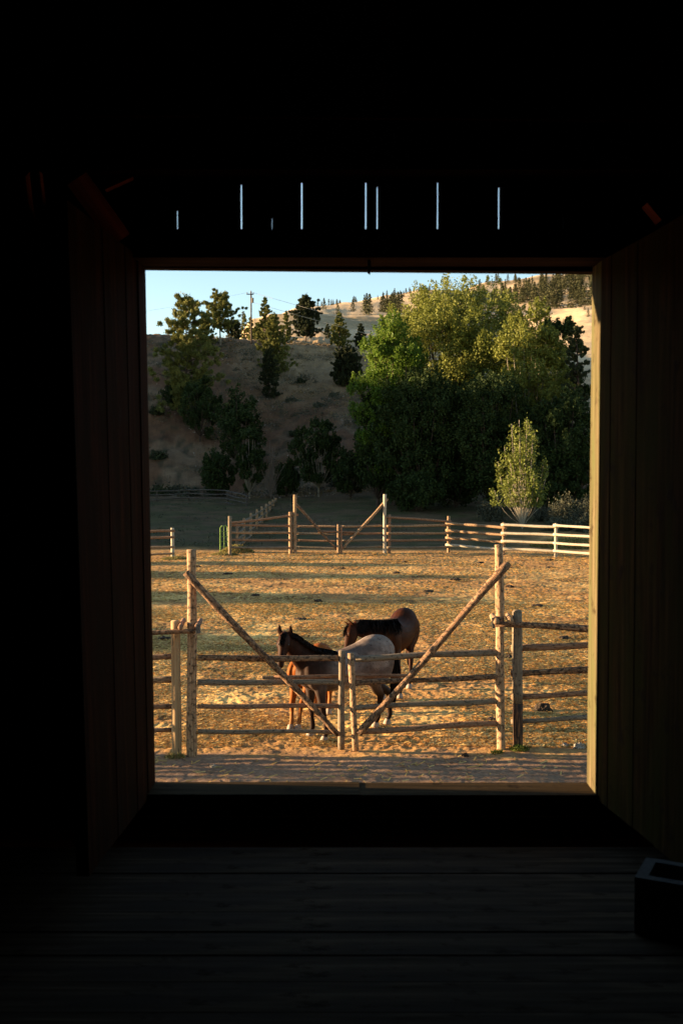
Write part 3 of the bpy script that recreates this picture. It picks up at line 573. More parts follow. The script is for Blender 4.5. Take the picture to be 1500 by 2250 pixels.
# --- near fence, left
fp = G(389, 1660); fe = empty('rail_fence', fp, 'near log fence left of the gate with smooth split post', 'fence')
LG(fe, 'post', down(fp), P(386, 1364, fp.y), 11*fp.y*K, 10.4*fp.y*K, LOGS, 61, 14, .003, .03)
Yf = fp.y+.12
for i, (ya, yb, r, m) in enumerate([(1448, 1442, 6.6, LOGR), (1500, 1493, 6.8, LOG), (1556, 1552, 5.6, LOGR), (1608, 1603, 5.4, LOGR)]):
    LG(fe, 'rail', P(150, ya+3, Yf), P(384, yb, Yf), r*Yf*K, r*Yf*K, m, 65+i)
for j in range(6):
    xa_, xb_ = 150-j*420, 150-(j+1)*420; g_ = P(xa_, 1500, Yf-.1)
    LG(fe, 'post', (g_.x, g_.y+.1, -.3), (g_.x, g_.y+.1, 2.0), .075, .07, LOG, 800+j)
    for i, (ya, r_) in enumerate([(1396, 6.5), (1450, 6.6), (1502, 6.8), (1556, 5.6), (1608, 5.4)]):
        LG(fe, 'rail', P(xb_-20, ya+(j*7+i*5) % 9, Yf), P(xa_+20, ya+(j*5+i*3) % 8, Yf), r_*Yf*K, r_*Yf*K, [LOG, LOGR][(i+j) % 2], 810+j*5+i)
LG(fe, 'rail', P(150, 1400, Yl-.24), P(437, 1386, Yl-.24), 7.2*Yf*K, 5*Yf*K, LOGB, 71)
for i, (xa, xb) in enumerate([(396, 408), (442, 430)]):
    LG(fe, 'collar_log', P(396, 1379, Yl-.34) if i == 0 else P(432, 1378, Yl-.3), P(404 if i == 0 else 441, 1362, Yl+.38), 5.6*Yl*K, 5.2*Yl*K, LOGR, 73+i)
mb = MB()
for k in range(7): mb.log(P(432+k*1.3, 1371, Yl-.33), P(431+k*1.5, 1392, Yl-.33), .006, .006, 80+k, 5, .03)
mb.build('wire_wrap', WIRE, fe)
# --- near fence, right
fp = G(1138, 1645); fe = empty('rail_fence', fp, 'near log fence right of the gate with rounded post burnt dark at its foot', 'fence')
Yf = fp.y
mid_ = P(1136.5, 1545, Yf)
LG(fe, 'post', mid_, P(1135, 1344, Yf), 11.3*Yf*K, 10.8*Yf*K, LOGG, 91, 14, .003, .03)
LG(fe, 'post_foot', down(fp), mid_, 11.2*Yf*K, 11.3*Yf*K, LOGK, 92, 14, .002, .04)
mb = MB(); mb.log(P(1135, 1343.5, Yf), P(1135, 1340, Yf), 10.4*Yf*K, 7*Yf*K, 93, 14, 0, 2, .01); mb.build('post_cap', LOGG, fe, smooth=True)
Ye = Yf-.5
for i, (ya, yb, r0, r1, m) in enumerate([(1424, 1414, 7.2, 7.0, LOGR), (1480, 1472, 7.0, 8.2, LOGB), (1531, 1524, 6.4, 6.2, LOGR), (1586, 1576, 5.6, 5.6, LOGG)]):
    LG(fe, 'rail', P(1122, ya, Yf+.13), P(1420, yb-4, Ye+.13), r0*Yf*K, r1*Yf*K, m, 95+i)
LG(fe, 'rail', P(1084, 1371, Yr-.24), P(1420, 1386, Ye-.1), 6.0*Yf*K, 9.0*Yf*K, LOGB, 99)
LG(fe, 'collar_log', P(1090, 1366, Yr-.36), P(1080, 1353, Yr+.42), 7*Yr*K, 6*Yr*K, LOG, 101)
LG(fe, 'collar_log', P(1121, 1364, Yr-.36), P(1114, 1352, Yr+.42), 7*Yr*K, 6*Yr*K, LOG, 102)
mb = MB()
for k in range(5):
    mb.log(P(1080+k*1.3, 1357, Yr-.33), P(1081+k*1.2, 1380, Yr-.33), .006, .006, 110+k, 5, .03)
mb.build('wire_wrap', WIRE, fe)

# --- far fence line
def post(parent, px_, pt, pb, r, m, seed, dy=0, name='post'):
    g_ = G(px_, pb); y_ = g_.y+dy; q = (px_-750)*K*y_
    return LG(parent, name, (q, y_, -.3), P(px_, pt, y_), r*y_*K, r*.92*y_*K, m, seed, 8, .004, .05)
def rails(parent, xa, Ya, xb, Yb, rowsA, rowsB, r, mats, seed, over=0, dy=-.12):
    for i, (a, b_) in enumerate(zip(rowsA, rowsB)):
        LG(parent, 'rail', P(xa-over, a, Ya+dy), P(xb+over, b_, Yb+dy), r*Ya*K, r*Yb*K, mats[i % len(mats)], seed+i, 8, .010)
YA = G(845, 1215).y
fe = empty('rail_fence', G(379, 1228), 'short stretch of far rail fence at the left edge ending in one post', 'fence')
post(fe, 379, 1160, 1227, 4.2, LOGP, 120); y_ = G(379, 1227).y
rails(fe, 200, y_, 384, y_, (1172, 1185, 1206, 1222), (1166, 1180, 1202, 1216), 2.6, [LOGR, LOGR, LOG, LOG], 122)
fe = empty('rail_fence', G(504, 1218), 'far rail fence section between the green metal gate and the far pole gate', 'fence')
yc = G(505, 1219).y; yd = G(638, 1215).y
post(fe, 505, 1134, 1220, 4.0, LOGG, 130); post(fe, 521, 1155, 1205, 3.2, LOGG, 131); post(fe, 638, 1125, 1216, 4.2, LOG, 132)
rails(fe, 502, yc, 655, yd, (1150, 1154, 1170, 1186, 1203), (1131, 1155, 1171, 1187, 1203), 2.5, [LOGR, LOGR, LOG, LOGR, LOGG], 133)
gl = G(648, 1215); gm = G(745, 1216); gr = G(845, 1214)
gate = empty('pole_gate', gl, 'left leaf of the far pole gate in front of the shaded pasture', 'gate', 'leaves of the far gate')
post(gate, 648, 1087, 1216, 3.9, LOG, 140, name='hinge_post'); post(gate, 743, 1152, 1217, 2.9, LOG, 141, name='stile')
rails(gate, 651, gl.y, 742, gm.y, (1156, 1172, 1187, 1202), (1157, 1174, 1189, 1205), 2.3, [LOG, LOGG, LOGR, LOGG], 142, dy=0)
LG(gate, 'brace', P(645, 1102, gl.y-.2), P(741, 1208, gm.y-.2), 3.1*gl.y*K, 2.6*gl.y*K, LOGB, 147, 8)
gate = empty('pole_gate', gr, 'right leaf of the far pole gate with its pale leaning brace', 'gate', 'leaves of the far gate')
post(gate, 845, 1086, 1215, 3.9, LOGP, 150, name='hinge_post'); post(gate, 749.5, 1153, 1217, 2.6, LOGR, 151, name='stile')
rails(gate, 752, gm.y, 842, gr.y, (1157, 1174, 1189, 1204), (1155, 1171, 1186, 1201), 2.4, [LOG, LOGR, LOGG, LOGG], 152, dy=0)
LG(gate, 'brace', P(752, 1206, gm.y-.2), P(851, 1096, gr.y-.2), 2.9*gl.y*K, 3.2*gl.y*K, LOG, 157, 8)
LG(empty('latch_pole', P(698, 1168, gl.y-.3), 'small pole laid across the far pole gate', 'pole'), 'pole', P(698, 1168, gl.y-.28), P(790, 1170, gl.y-.28), 2.6*gl.y*K, 2.2*gl.y*K, LOGR, 159, 8)
fe = empty('rail_fence', G(985, 1214), 'long far rail fence right of the far gate, its right half pale in the sun', 'fence')
pp = [(855, 1130, 1215, 3.6, LOGR), (985, 1134, 1214, 3.5, LOG), (1106, 1148, 1220, 3.6, LOG), (1221, 1150, 1224, 3.8, LOGP), (1345, 1158, 1232, 3.9, LOGP), (1480, 1165, 1240, 4, LOGP)]
py_ = []
for i, (a, b_, c_, r, m) in enumerate(pp): post(fe, a, b_, c_, r, m, 160+i); py_.append(G(a, c_).y)
sec = [((1136, 1156, 1172, 1187, 1203), (1146, 1154, 1171, 1187, 1202)), ((1149, 1165, 1181, 1197), (1160, 1176, 1192, 1208)), ((1153, 1171, 1189, 1205), (1158, 1176, 1193, 1212)), ((1154, 1174, 1193, 1210), (1164, 1183, 1203, 1222)), ((1162, 1182, 1202, 1220), (1170, 1190, 1210, 1230))]
for i, (ra, rb) in enumerate(sec):
    rails(fe, pp[i][0], py_[i], pp[i+1][0], py_[i+1], ra, rb, 2.9 if i else 2.5, [[LOGR, LOG, LOG, LOGR, LOGG], [LOG, LOG, LOG, LOGP], [LOGP], [LOGP], [LOGP]][i], 170+i*6, 6, (-.13, -.19)[i % 2])
# side fence running back from the green gate
fe = empty('rail_fence', G(521, 1200), 'dark rail fence running away from the green metal gate toward the slope', 'fence')
tabs = [(521, 1152, 1205), (536, 1138, 1197), (551, 1127, 1185), (564, 1119, 1173), (575, 1113, 1164), (585, 1107, 1156), (593, 1102, 1149), (600, 1098, 1142), (606, 1094, 1137)]
prev = None
for i, (a, b_, c_) in enumerate(tabs):
    y_ = G(a, c_).y; y_ = min(y_, 62+i*4.6) if i > 1 else y_; x_ = (a-750)*K*y_; z_ = gz(x_, y_)
    LG(fe, 'post', (x_, y_, z_-.3), P(a, b_, y_), 3.3*y_*K*.9, 3.0*y_*K*.9, LOG, 200+i, 8)
    if prev:
        for k in range(4):
            f_ = .12+.24*k; pa, pb = prev[2]+(prev[1]-prev[2])*f_, c_+(b_-c_)*f_
            LG(fe, 'rail', P(prev[0]-1, pa, prev[3]-.1+.1*(k % 2)), P(a+1, pb, y_-.1+.1*(k % 2)), .065, .06, LOGG, 210+i*4+k, 7)
    prev = (a, b_, c_, y_)
# dark fence at the foot of the slope
fe = empty('rail_fence', (P(430, 1095, 100).x, 100, gz(P(430, 1095, 100).x, 100)), 'old dark rail fence far back at the foot of the slope on the left', 'fence')
tb_ = [(250, 1078, 1108, 100), (345, 1078, 1110, 100), (415, 1075, 1103, 101), (500, 1077, 1106, 98), (542, 1089, 1118, 94)]
for i, (a, b_, c_, y_) in enumerate(tb_):
    LG(fe, 'post', P(a, c_+4, y_), P(a, b_, y_), .09, .08, LOGD, 250+i, 7)
    if i:
        A = tb_[i-1]
        for k, f_ in enumerate((.05, .35, .68, .95)):
            LG(fe, 'rail', P(A[0]-4, A[2]+(A[1]-A[2])*f_, A[3]-.12), P(a+4, c_+(b_-c_)*f_, y_-.12), .06, .055, LOGD, 260+i*4+k, 7, .02)
# green metal gate, standing open
q0 = G(484, 1213); mg = empty('metal_gate', G(492, 1213), 'narrow green tubular metal gate with square grid standing open beside the fence post', 'gate')
yg0, yg1 = q0.y, q0.y+.2
mb = MB(); fr = [P(484, 1211, yg0), P(484, 1160, yg0), P(487, 1156, yg0), P(497, 1155, yg1), P(500, 1159, yg1), P(502, 1212, yg1)]
for a, b_ in zip(fr, fr[1:]+fr[:1]): mb.log(a, b_, .03, .03, 7, 7, 0, 2, .0)
mb.build('gate_frame', GREENM, mg)
mb = MB(); mb.log(P(493, 1212, yg0+.1), P(492, 1156, yg0+.1), .018, .018, 8, 6, 0, 2, 0)
for y_ in (1168, 1179, 1190, 1201): mb.log(P(484, y_, yg0), P(501, y_, yg1), .018, .018, 9, 6, 0, 2, 0)
mb.build('gate_bars', GREENM, mg)
MB().box(P(503, 0, 55).x-.02, P(503, 0, 55).x+.05, yg1-.05, yg1, .6, .75)

# ------------------------------------------------------------ small things on the ground
def scrub(n, Y0, Y1, p0, p1, nl, rad, hh, size, mat, name, label, cat, seed, asp=.3):
    rg = np.random.default_rng(seed); Yc_ = rg.uniform(Y0, Y1, n*3); xc = (rg.uniform(p0, p1, n*3)-750)*K*Yc_; kk = fbm(xc, Yc_, 7, 3, 95)+rg.uniform(-.12, .12, n*3) > .5; Yc_, xc = Yc_[kk][:n], xc[kk][:n]; n = len(xc)
    sz_ = rg.uniform(.4, 1.5, n); i_ = np.repeat(np.arange(n), nl); o3 = rg.normal(size=(n*nl, 3))*np.array((rad, rad, hh))*sz_[i_][:, None]*.5
    X_ = xc[i_]+o3[:, 0]; Y_ = Yc_[i_]+o3[:, 1]; q = np.stack([X_, Y_, ground_z(xc, Yc_)[i_]+np.abs(o3[:, 2])+(Y_-Yc_[i_])*.3], 1)
    o = leaf_obj(name, leaf_arr(q, size, asp, np.array([[0, 0, .8]])*np.ones((len(q), 1)), 1.3, rg), mat); tag(o, label, cat, kind='stuff')
scrub(520, 106, 152, 270, 850, 34, .75, .5, .12, LEAF_SAGE, 'scrub', 'low sage scrub dotted over the shaded slope', 'scrub', 1)
scrub(700, 104, 165, 270, 850, 22, .8, .3, .13, HAYD, 'dry_grass', 'dry bunch grass over the slope and its rim', 'grass', 2)
scrub(420, 104, 150, 270, 850, 3, .5, .06, .10, STONE, 'rubble', 'small pale stones strewn on the shaded slope', 'stones', 3, .7)
scrub(260, 60, 100, 200, 900, 14, .8, .10, .10, LEAF_SAGE, 'pasture_grass', 'tufts of grass in the shaded pasture behind the far fence', 'grass', 4)
rng = np.random.default_rng(5)
def strawfield(n, Y0, Y1, size, name='straw', pw=1.):
    Ys = Y0+(Y1-Y0)*rng.uniform(0, 1, n)**pw; xs_ = (rng.uniform(250, 1400, n)-750)*K*Ys
    dn = fbm(xs_, Ys, 1.6, 3, 91)+rng.uniform(-.2, .2, n); k = dn > .47; xs_, Ys = xs_[k], Ys[k]; n = len(xs_)
    zs_ = ground_z(xs_, Ys)+.012; an = rng.uniform(0, 3.1416, n); d = np.stack([np.cos(an), np.sin(an), rng.uniform(-.15, .3, n)], 1)
    s = size*rng.uniform(.4, 1.5, n)[:, None]; p = np.stack([xs_, Ys, zs_], 1); b_ = np.stack([-np.sin(an), np.cos(an), np.full(n, .5)], 1)*(.0045+.00022*Ys[:, None])
    return np.stack([p-d*s-b_, p+d*s-b_, p+d*s+b_, p-d*s+b_], 1).reshape(-1, 3)
o = leaf_obj('straw', np.concatenate([strawfield(110000, 16.0, 34, .042, pw=1.2), strawfield(34000, 30, 56, .06), strawfield(500, 13.8, 15.6, .05)]), STRAW); tag(o, 'loose yellow straw scattered over the corral dirt', 'straw', kind='stuff')
def pile(name, px_, py_0, rx, h, mat, label, cat, seed, group=None, leaf=None, nl=1500):
    c0 = G(px_, py_0); rg = np.random.default_rng(seed); bm = bmesh.new(); bmesh.ops.create_icosphere(bm, subdivisions=4, radius=1)
    for v in bm.verts:
        nn = float(vnoise(np.array([v.co.x*2.6+seed]), np.array([v.co.y*2.6+v.co.z*2]), seed)[0])+.5*float(vnoise(np.array([v.co.x*7+seed]), np.array([v.co.y*7+v.co.z*5]), seed)[0]); k = .45+.55*nn
        v.co = Vector((v.co.x*rx*k, v.co.y*rx*.8*k, max(-.3, v.co.z)*h*k*1.3))
    me = bpy.data.meshes.new(name); bm.to_mesh(me); bm.free(); me.transform(Matrix.Translation((c0.x, c0.y, gz(c0.x, c0.y)))); o = link(name, me, mat, origin=(c0.x, c0.y, 0), smooth=False); tag(o, label, cat, group)
    return o
pile('dung_pile', 1192, 1562, .17, .11, DUNG, 'largest dark dung pile, right of the near fence post behind the rails', 'dung pile', 3)
pile('dung_pile', 1080, 1583, .12, .05, DUNG, 'flat dark dung pile just left of the near right hinge post', 'dung pile', 4)
pile('dung_pile', 1117, 1445, .11, .06, DUNG, 'small dark dung pile between the right hinge post and its neighbour post', 'dung pile', 5)
pile('dung_pile', 1238, 1402, .15, .08, DUNG, 'dark dung lump above the top rail at the right', 'dung pile', 6)
pile('dung_pile', 1021, 1661, .06, .05, DUNG, 'tiny round dung lump on the track in front of the right gate leaf', 'dung pile', 7)
for i, (a, b_) in enumerate([(700, 1322), (660, 1362), (1205, 1232), (1055, 1237), (1208, 1246), (435, 1247), (365, 1405), (500, 1262), (560, 1310), (940, 1300), (870, 1260), (1180, 1330), (1000, 1275), (1120, 1290), (750, 1250), (890, 1236)]):
    pile('dung_pile', a, b_, .16+.1*((i*7) % 5)/5, .06, DUNG, 'dark dung clod in the corral, '+['left of the bay horse head', 'just above the roan horse withers', 'close to the far fence near its last visible post', 'near the far fence above the right hinge post top', 'close behind the far fence clod at the right', 'right of the left hinge post top', 'level with the smooth left post top', 'in the upper left shadow streaks', 'above the roan horse in the upper middle', 'above the bay horse rump', 'below the far gate right post', 'right of the right leaning pole', 'below the far fence at middle right', 'left of the right hinge post top', 'straight below the far gate middle', 'just right of the far gate near the fence'][i], 'dung pile', 10+i, 'dung clods across the corral')
for i, (a, b_, s_) in enumerate([(1272, 1644, .10), (1240, 1640, .07), (470, 1685, .06)]):
    pile('stone', a, b_, s_, s_*.6, STONE, ['pale stone by the foot of the right near fence', 'small pale stone left of the stone by the right fence', 'small stone on the track at the left'][i], 'stone', 40+i)
# hay heap and tufts
def tuft(name, px_, py_0, rx, h, nl, leaf, label, cat, seed, size=.05, dome=.0):
    c0 = G(px_, py_0); rg = np.random.default_rng(seed); a = rg.uniform(0, 6.28, nl); r_ = rx*np.sqrt(rg.uniform(0, 1, nl)); x_ = c0.x+np.cos(a)*r_; y_ = c0.y+np.sin(a)*r_*.7
    z_ = ground_z(x_, y_)+h*(1-(r_/rx)**2)*(rg.uniform(.0, 1, nl) if not dome else rg.uniform(dome, 1, nl))+.01
    d = np.stack([np.cos(a)*.5, np.sin(a)*.5, np.ones(nl)*(1. if not dome else .2)], 1)
    o = leaf_obj(name, leaf_arr(np.stack([x_, y_, z_], 1), size, .14, d, 1., rg), leaf, origin=(c0.x, c0.y, 0)); tag(o, label, cat); return o
tuft('grass_tuft', 1140, 1650, .15, .08, 220, LEAF_GRASS, 'green grass tuft at the foot of the burnt fence post', 'grass tuft', 1)
tuft('grass_tuft', 1092, 1656, .10, .04, 70, LEAF_GRASS, 'low grass tuft at the foot of the right hinge post', 'grass tuft', 2)
tuft('grass_tuft', 385, 1664, .16, .06, 140, HAY, 'dry brownish tuft at the foot of the smooth left fence post', 'grass tuft', 3)
tuft('hay_heap', 520, 1214, .95, .42, 6000, HAY, 'low heap of greenish hay beside the green metal gate', 'hay', 4, .06, .5)
tuft('hay_heap', 494, 1219, .7, .12, 2500, HAY, 'thin spread of hay under the green metal gate', 'hay', 5, .06, .2)
tuft('hay_heap', 385, 1229, .7, .14, 2000, HAY, 'small hay spread around the leftmost far fence post', 'hay', 6, .06, .2)
tuft('dry_grass', 1265, 1202, 2.6, .45, 4500, HAY, 'dry yellow grass behind the pale far fence at the right', 'grass', 7, .16)

# ------------------------------------------------------------ horses
def cr(pts, vals, n):
    """Catmull-Rom resample of points (k,3) and values (k,m)"""
    A = np.concatenate([np.array(pts, float), np.array(vals, float)], 1); A = np.concatenate([[2*A[0]-A[1]], A, [2*A[-1]-A[-2]]]); out = []
    for i in range(1, len(A)-2):
        for t_ in np.linspace(0, 1, n, endpoint=False):
            p0, p1, p2, p3 = A[i-1], A[i], A[i+1], A[i+2]
            out.append(.5*((2*p1)+(-p0+p2)*t_+(2*p0-5*p1+4*p2-p3)*t_**2+(-p0+3*p1-3*p2+p3)*t_**3))
    out.append(A[-2]); out = np.array(out); return out[:, :3], out[:, 3:]
def etube(V, Fc, pts, rad, side, n=16, sub=5, sq=1.):
    """closed tube with elliptical sections; rad = (half width along side, half height)"""
    Pn, Rd = cr(pts, rad, sub); Rd = np.maximum(Rd, .004); side = Vector(side).normalized(); m = len(Pn); b0 = len(V)
    for i in range(m):
        t_ = Vector(Pn[min(i+1, m-1)]-Pn[max(i-1, 0)]).normalized(); side = (side-t_*side.dot(t_)).normalized(); upv = side.cross(t_)
        for j in range(n):
            a = j/n*6.2832; V.append(tuple(Vector(Pn[i])+side*math.cos(a)*Rd[i][0]+upv*math.sin(a)*Rd[i][1]))
    for i in range(m-1):
        for j in range(n): Fc.append((b0+i*n+j, b0+i*n+(j+1) % n, b0+(i+1)*n+(j+1) % n, b0+(i+1)*n+j))
    Fc.append(tuple(b0+j for j in reversed(range(n)))); Fc.append(tuple(b0+(m-1)*n+j for j in range(n)))
    return side
def hair(mb, strands, wd=.012):
    for s_ in strands:   # s_: list of points; flat tapering ribbon
        n = len(s_); d0 = Vector(s_[-1])-Vector(s_[0]); sd_ = d0.cross(Vector((random.Random(n+len(mb.v)).uniform(-1, 1), .6, .3))).normalized()
        for i in range(n-1):
            w0 = wd*(1-i/n*.8); w1 = wd*(1-(i+1)/n*.85); a, b_ = Vector(s_[i]), Vector(s_[i+1]); mb.quad(a-sd_*w0, a+sd_*w0, b_+sd_*w1, b_-sd_*w1)
def coat_mat(name, speck=0.):
    m, t, b = M(name); L = t.links.new; at = N(t, 'ShaderNodeAttribute'); at.attribute_name = 'Col'; tc = N(t, 'ShaderNodeTexCoord')
    n1 = N(t, 'ShaderNodeTexNoise', Scale=14., Detail=4.); L(tc.outputs['Object'], n1.inputs['Vector'])
    r = ramp(t, [(.3, (.75,)*3), (.7, (1.2,)*3)], n1.outputs[0]); c = mixc(t, 1., at.outputs['Color'], r.outputs[0], 'MULTIPLY')
    if speck:
        n2 = N(t, 'ShaderNodeTexNoise', Scale=26., Detail=3., Roughness=.6); L(tc.outputs['Object'], n2.inputs['Vector'])
        k = ramp(t, [(.60, (0,)*3), (.66, (1,)*3)], n2.outputs[0]); f_ = N(t, 'ShaderNodeMath', operation='MULTIPLY'); L(k.outputs[0], f_.inputs[0]); f_.inputs[1].default_value = speck
        c = mixc(t, f_.outputs[0], c, (.05, .025, .02))
    L(c, b.inputs['Base Color']); b.inputs['Roughness'].default_value = .55; b.inputs['Specular IOR Level'].default_value = .05; b.inputs['Sheen Weight'].default_value = .0
    n3 = N(t, 'ShaderNodeTexNoise', Scale=120., Detail=2.); L(tc.outputs['Object'], n3.inputs['Vector']); bp = N(t, 'ShaderNodeBump', Strength=.25, Distance=.004); L(n3.outputs[0], bp.inputs['Height']); L(bp.outputs[0], b.inputs['Normal'])
    return m
def horse(label, c, heading, sx, sz, hooves, neck, head, headside, colfn, mat, mane_mat, topline=None, mane_len=.2, mane_side=1, tail_col=None, ears_out=.5, seed=1, ear_up=None, hoofmat=HORN, w=1.):
    d = Vector((heading[0], heading[1], 0)).normalized(); l = Vector((-d.y, d.x, 0)); c = Vector((c[0], c[1], 0))
    def Lc(x_, y_, z_): return c+d*(x_*sx)+l*(y_*w)+Vector((0, 0, z_*sz))
    V = []; Fc = []
    tl = topline or (0,)*9
    body = [(-.82, 1.14, .07, .10), (-.76, 1.15, .18, .25), (-.55, 1.15, .285, .345), (-.28, 1.08, .295, .325), (0., 1.04, .31, .335), (.25, 1.04, .30, .345), (.46, 1.07, .25, .345), (.62, 1.06, .20, .26), (.73, 1.05, .10, .13)]
    etube(V, Fc, [Lc(x_, 0, z_+dz/2) for (x_, z_, a, b_), dz in zip(body, tl)], [(a*w, (b_+dz/2)*sz) for (_, _, a, b_), dz in zip(body, tl)], l, 20)
    # shoulder and haunch masses
    for s in (-1, 1):
        etube(V, Fc, [Lc(.50, s*.10, 1.30), Lc(.52, s*.16, 1.12), Lc(.50, s*.165, .92), Lc(.44, s*.15, .80)], [(.07, .12), (.10*w, .19), (.10*w, .17), (.07, .11)], l, 12)
        etube(V, Fc, [Lc(-.50, s*.10, 1.36), Lc(-.54, s*.16, 1.2), Lc(-.54, s*.17, 1.0), Lc(-.48, s*.16, .82)], [(.08, .12), (.12*w, .24), (.12*w, .23), (.09, .16)], l, 12)
    for k, (hx, hy) in enumerate(hooves):   # front-left, front-right, hind-left, hind-right
        s = 1 if k % 2 == 0 else -1; Fh = Vector((hx, hy, 0))
        def Z(z_): return Vector((0, 0, z_*sz))
        if k < 2:
            T = Lc(.46, s*.155, 0)
            pts = [T+Z(1.0), T.lerp(Fh, .15)+Z(.80), T.lerp(Fh, .4)+Z(.64)+d*.01, T.lerp(Fh, .72)+Z(.47)+d*.02, T.lerp(Fh, .78)+Z(.41)+d*.01, T.lerp(Fh, .87)+Z(.28), T.lerp(Fh, .96)+Z(.15)-d*.01, Fh+Z(.09)+d*.015, Fh+Z(.05)+d*.03]
            rad = [(.09, .14), (.085, .115), (.060, .075), (.050, .056), (.042, .046), (.032, .037), (.042, .046), (.034, .038), (.044, .048)]
        else:
            T = Lc(-.52, s*.16, 0); Tf = Vector((Fh.x, Fh.y, 0))
            pts = [T+Z(1.05), T.lerp(Tf, .15)+Z(.86)+d*.08, T.lerp(Tf, .4)+Z(.70)+d*.05, T.lerp(Tf, .8)+Z(.53)-d*.07, T.lerp(Tf, .88)+Z(.46)-d*.075, T.lerp(Tf, .94)+Z(.30)-d*.05, Fh+Z(.16)-d*.04, Fh+Z(.09)-d*.01, Fh+Z(.05)+d*.01]
            rad = [(.12, .20), (.11, .16), (.075, .10), (.052, .068), (.044, .058), (.035, .042), (.043, .048), (.035, .038), (.045, .048)]
        etube(V, Fc, pts, rad, l, 12, 5)
    # neck and head
    Pk, Rk = zip(*neck); ns = Vector((-(Pk[-1][1]-Pk[0][1]), Pk[-1][0]-Pk[0][0], 0))
    if ns.length < .1: ns = l.copy()
    if ns.dot(l) < 0: ns = -ns
    etube(V, Fc, Pk, Rk, ns, 16)
    A, B = Vector(head[0]), Vector(head[1]); ax = (B-A); hl = ax.length; ax.normalize(); hs = Vector(headside); hs = (hs-ax*hs.dot(ax)).normalized()
    fwd = hs.cross(ax)
    if fwd.dot(Vector(head[2])) < 0: fwd = -fwd     # out of the forehead
    def Hd(t_, f_, s_): return A+ax*(t_*hl)+fwd*f_+hs*s_
    etube(V, Fc, [Hd(-.10, -.02, 0), Hd(0, 0, 0), Hd(.2, -.005, 0), Hd(.42, -.01, 0), Hd(.65, .005, 0), Hd(.85, .01, 0), Hd(.97, .0, 0), Hd(1.03, -.01, 0)],
          [(.05, .06), (.085, .10), (.105, .135), (.085, .12), (.060, .080), (.056, .064), (.052, .054), (.02, .02)], hs, 16)
    for s in (-1, 1):
        etube(V, Fc, [Hd(.12, .03, s*.07), Hd(.3, .035, s*.085), Hd(.42, .02, s*.065)], [(.02, .03), (.028, .04), (.015, .025)], hs, 8)     # brow and cheek ridge
    me = bpy.data.meshes.new('body'); me.from_pydata(V, [], Fc)
    tmp = bpy.data.objects.new('tmp', me); COL.objects.link(tmp)
    rm = tmp.modifiers.new('r', 'REMESH'); rm.mode = 'VOXEL'; rm.voxel_size = .016
    sm = tmp.modifiers.new('s', 'SMOOTH'); sm.iterations = 5; sm.factor = .6
    dg = bpy.context.evaluated_depsgraph_get(); me2 = bpy.data.meshes.new_from_object(tmp.evaluated_get(dg)); bpy.data.objects.remove(tmp)
    co = np.empty(len(me2.vertices)*3, np.float32); me2.vertices.foreach_get('co', co); co = co.reshape(-1, 3)
    # local coordinates for coat markings
    rel = co-np.array(c); xl = (rel@np.array(d))/sx; yl = rel@np.array(l); zl = rel[:, 2]/sz
    th = ((co-np.array(A))@np.array(ax))/hl; dh = np.linalg.norm(co-np.array(A.lerp(B, .5)), axis=1); dn = np.min([np.linalg.norm(co-np.array(p), axis=1) for p in Pk[1:]], 0)
    colr = colfn(xl, yl, zl, th, dh, dn); a = me2.color_attributes.new('Col', 'FLOAT_COLOR', 'POINT'); cc = np.ones((len(co), 4), np.float32); cc[:, :3] = np.clip(colr, 0, 1); a.data.foreach_set('color', cc.ravel())
    root = empty('horse', c, label, 'horse'); link('body', me2, mat, root, smooth=True)
    # hooves
    for k, (hx, hy) in enumerate(hooves):
        o_ = Vector((hx, hy, 0))+d*(.03 if k < 2 else .01); zg = 0; V = []; Fc = []
        etube(V, Fc, [o_+Vector((0, 0, .075))-d*.015, o_+Vector((0, 0, .04)), o_+Vector((0, 0, -.01))+d*.015], [(.046, .050), (.055, .060), (.062, .068)], l, 14, 3)
        m_ = bpy.data.meshes.new('hoof'); m_.from_pydata(V, [], Fc); link('hoof', m_, hoofmat, root, smooth=True)
    # ears and eyes
    eup = Vector(ear_up) if ear_up else (-ax*.8+Vector((0, 0, .6))).normalized(); eup.normalize()
    for s in (-1, 1):
        b0 = Hd(-.03, .0, s*.062); tip = b0+eup*.17+hs*s*.03*ears_out*2; mdp = b0.lerp(tip, .45)+hs*s*.012; V = []; Fc = []
        etube(V, Fc, [b0-eup*.03, b0+eup*.02, mdp, b0.lerp(tip, .8), tip], [(.028, .02), (.036, .022), (.038, .014), (.02, .009), (.004, .004)], hs, 12, 4)
        m_ = bpy.data.meshes.new('ear'); m_.from_pydata(V, [], Fc); ca = m_.color_attributes.new('Col', 'FLOAT_COLOR', 'POINT')
        ec = colfn(np.array([1.]), np.array([0.]), np.array([1.5]), np.array([0.]), np.array([.1]), np.array([.1]))[0]*.8; ca.data.foreach_set('color', np.tile([*ec, 1], len(V)).astype(np.float32)); link('ear', m_, mat, root, smooth=True)
        bm = bmesh.new(); bmesh.ops.create_uvsphere(bm, u_segments=12, v_segments=8, radius=.021); m_ = bpy.data.meshes.new('eye'); bm.to_mesh(m_); bm.free(); m_.transform(Matrix.Translation(Hd(.30, .052, s*.083))); link('eye', m_, EYE, root, smooth=True)
        bm = bmesh.new(); bmesh.ops.create_uvsphere(bm, u_segments=10, v_segments=6, radius=.012); m_ = bpy.data.meshes.new('nostril'); bm.to_mesh(m_); bm.free(); m_.transform(Matrix.Translation(Hd(.93, .038, s*.034))); link('nostril', m_, EYE, root, smooth=True)
    # mane along the crest
    rg = random.Random(seed); mb = MB(); st = []
    Pn, Rn = cr(Pk, Rk, 20)
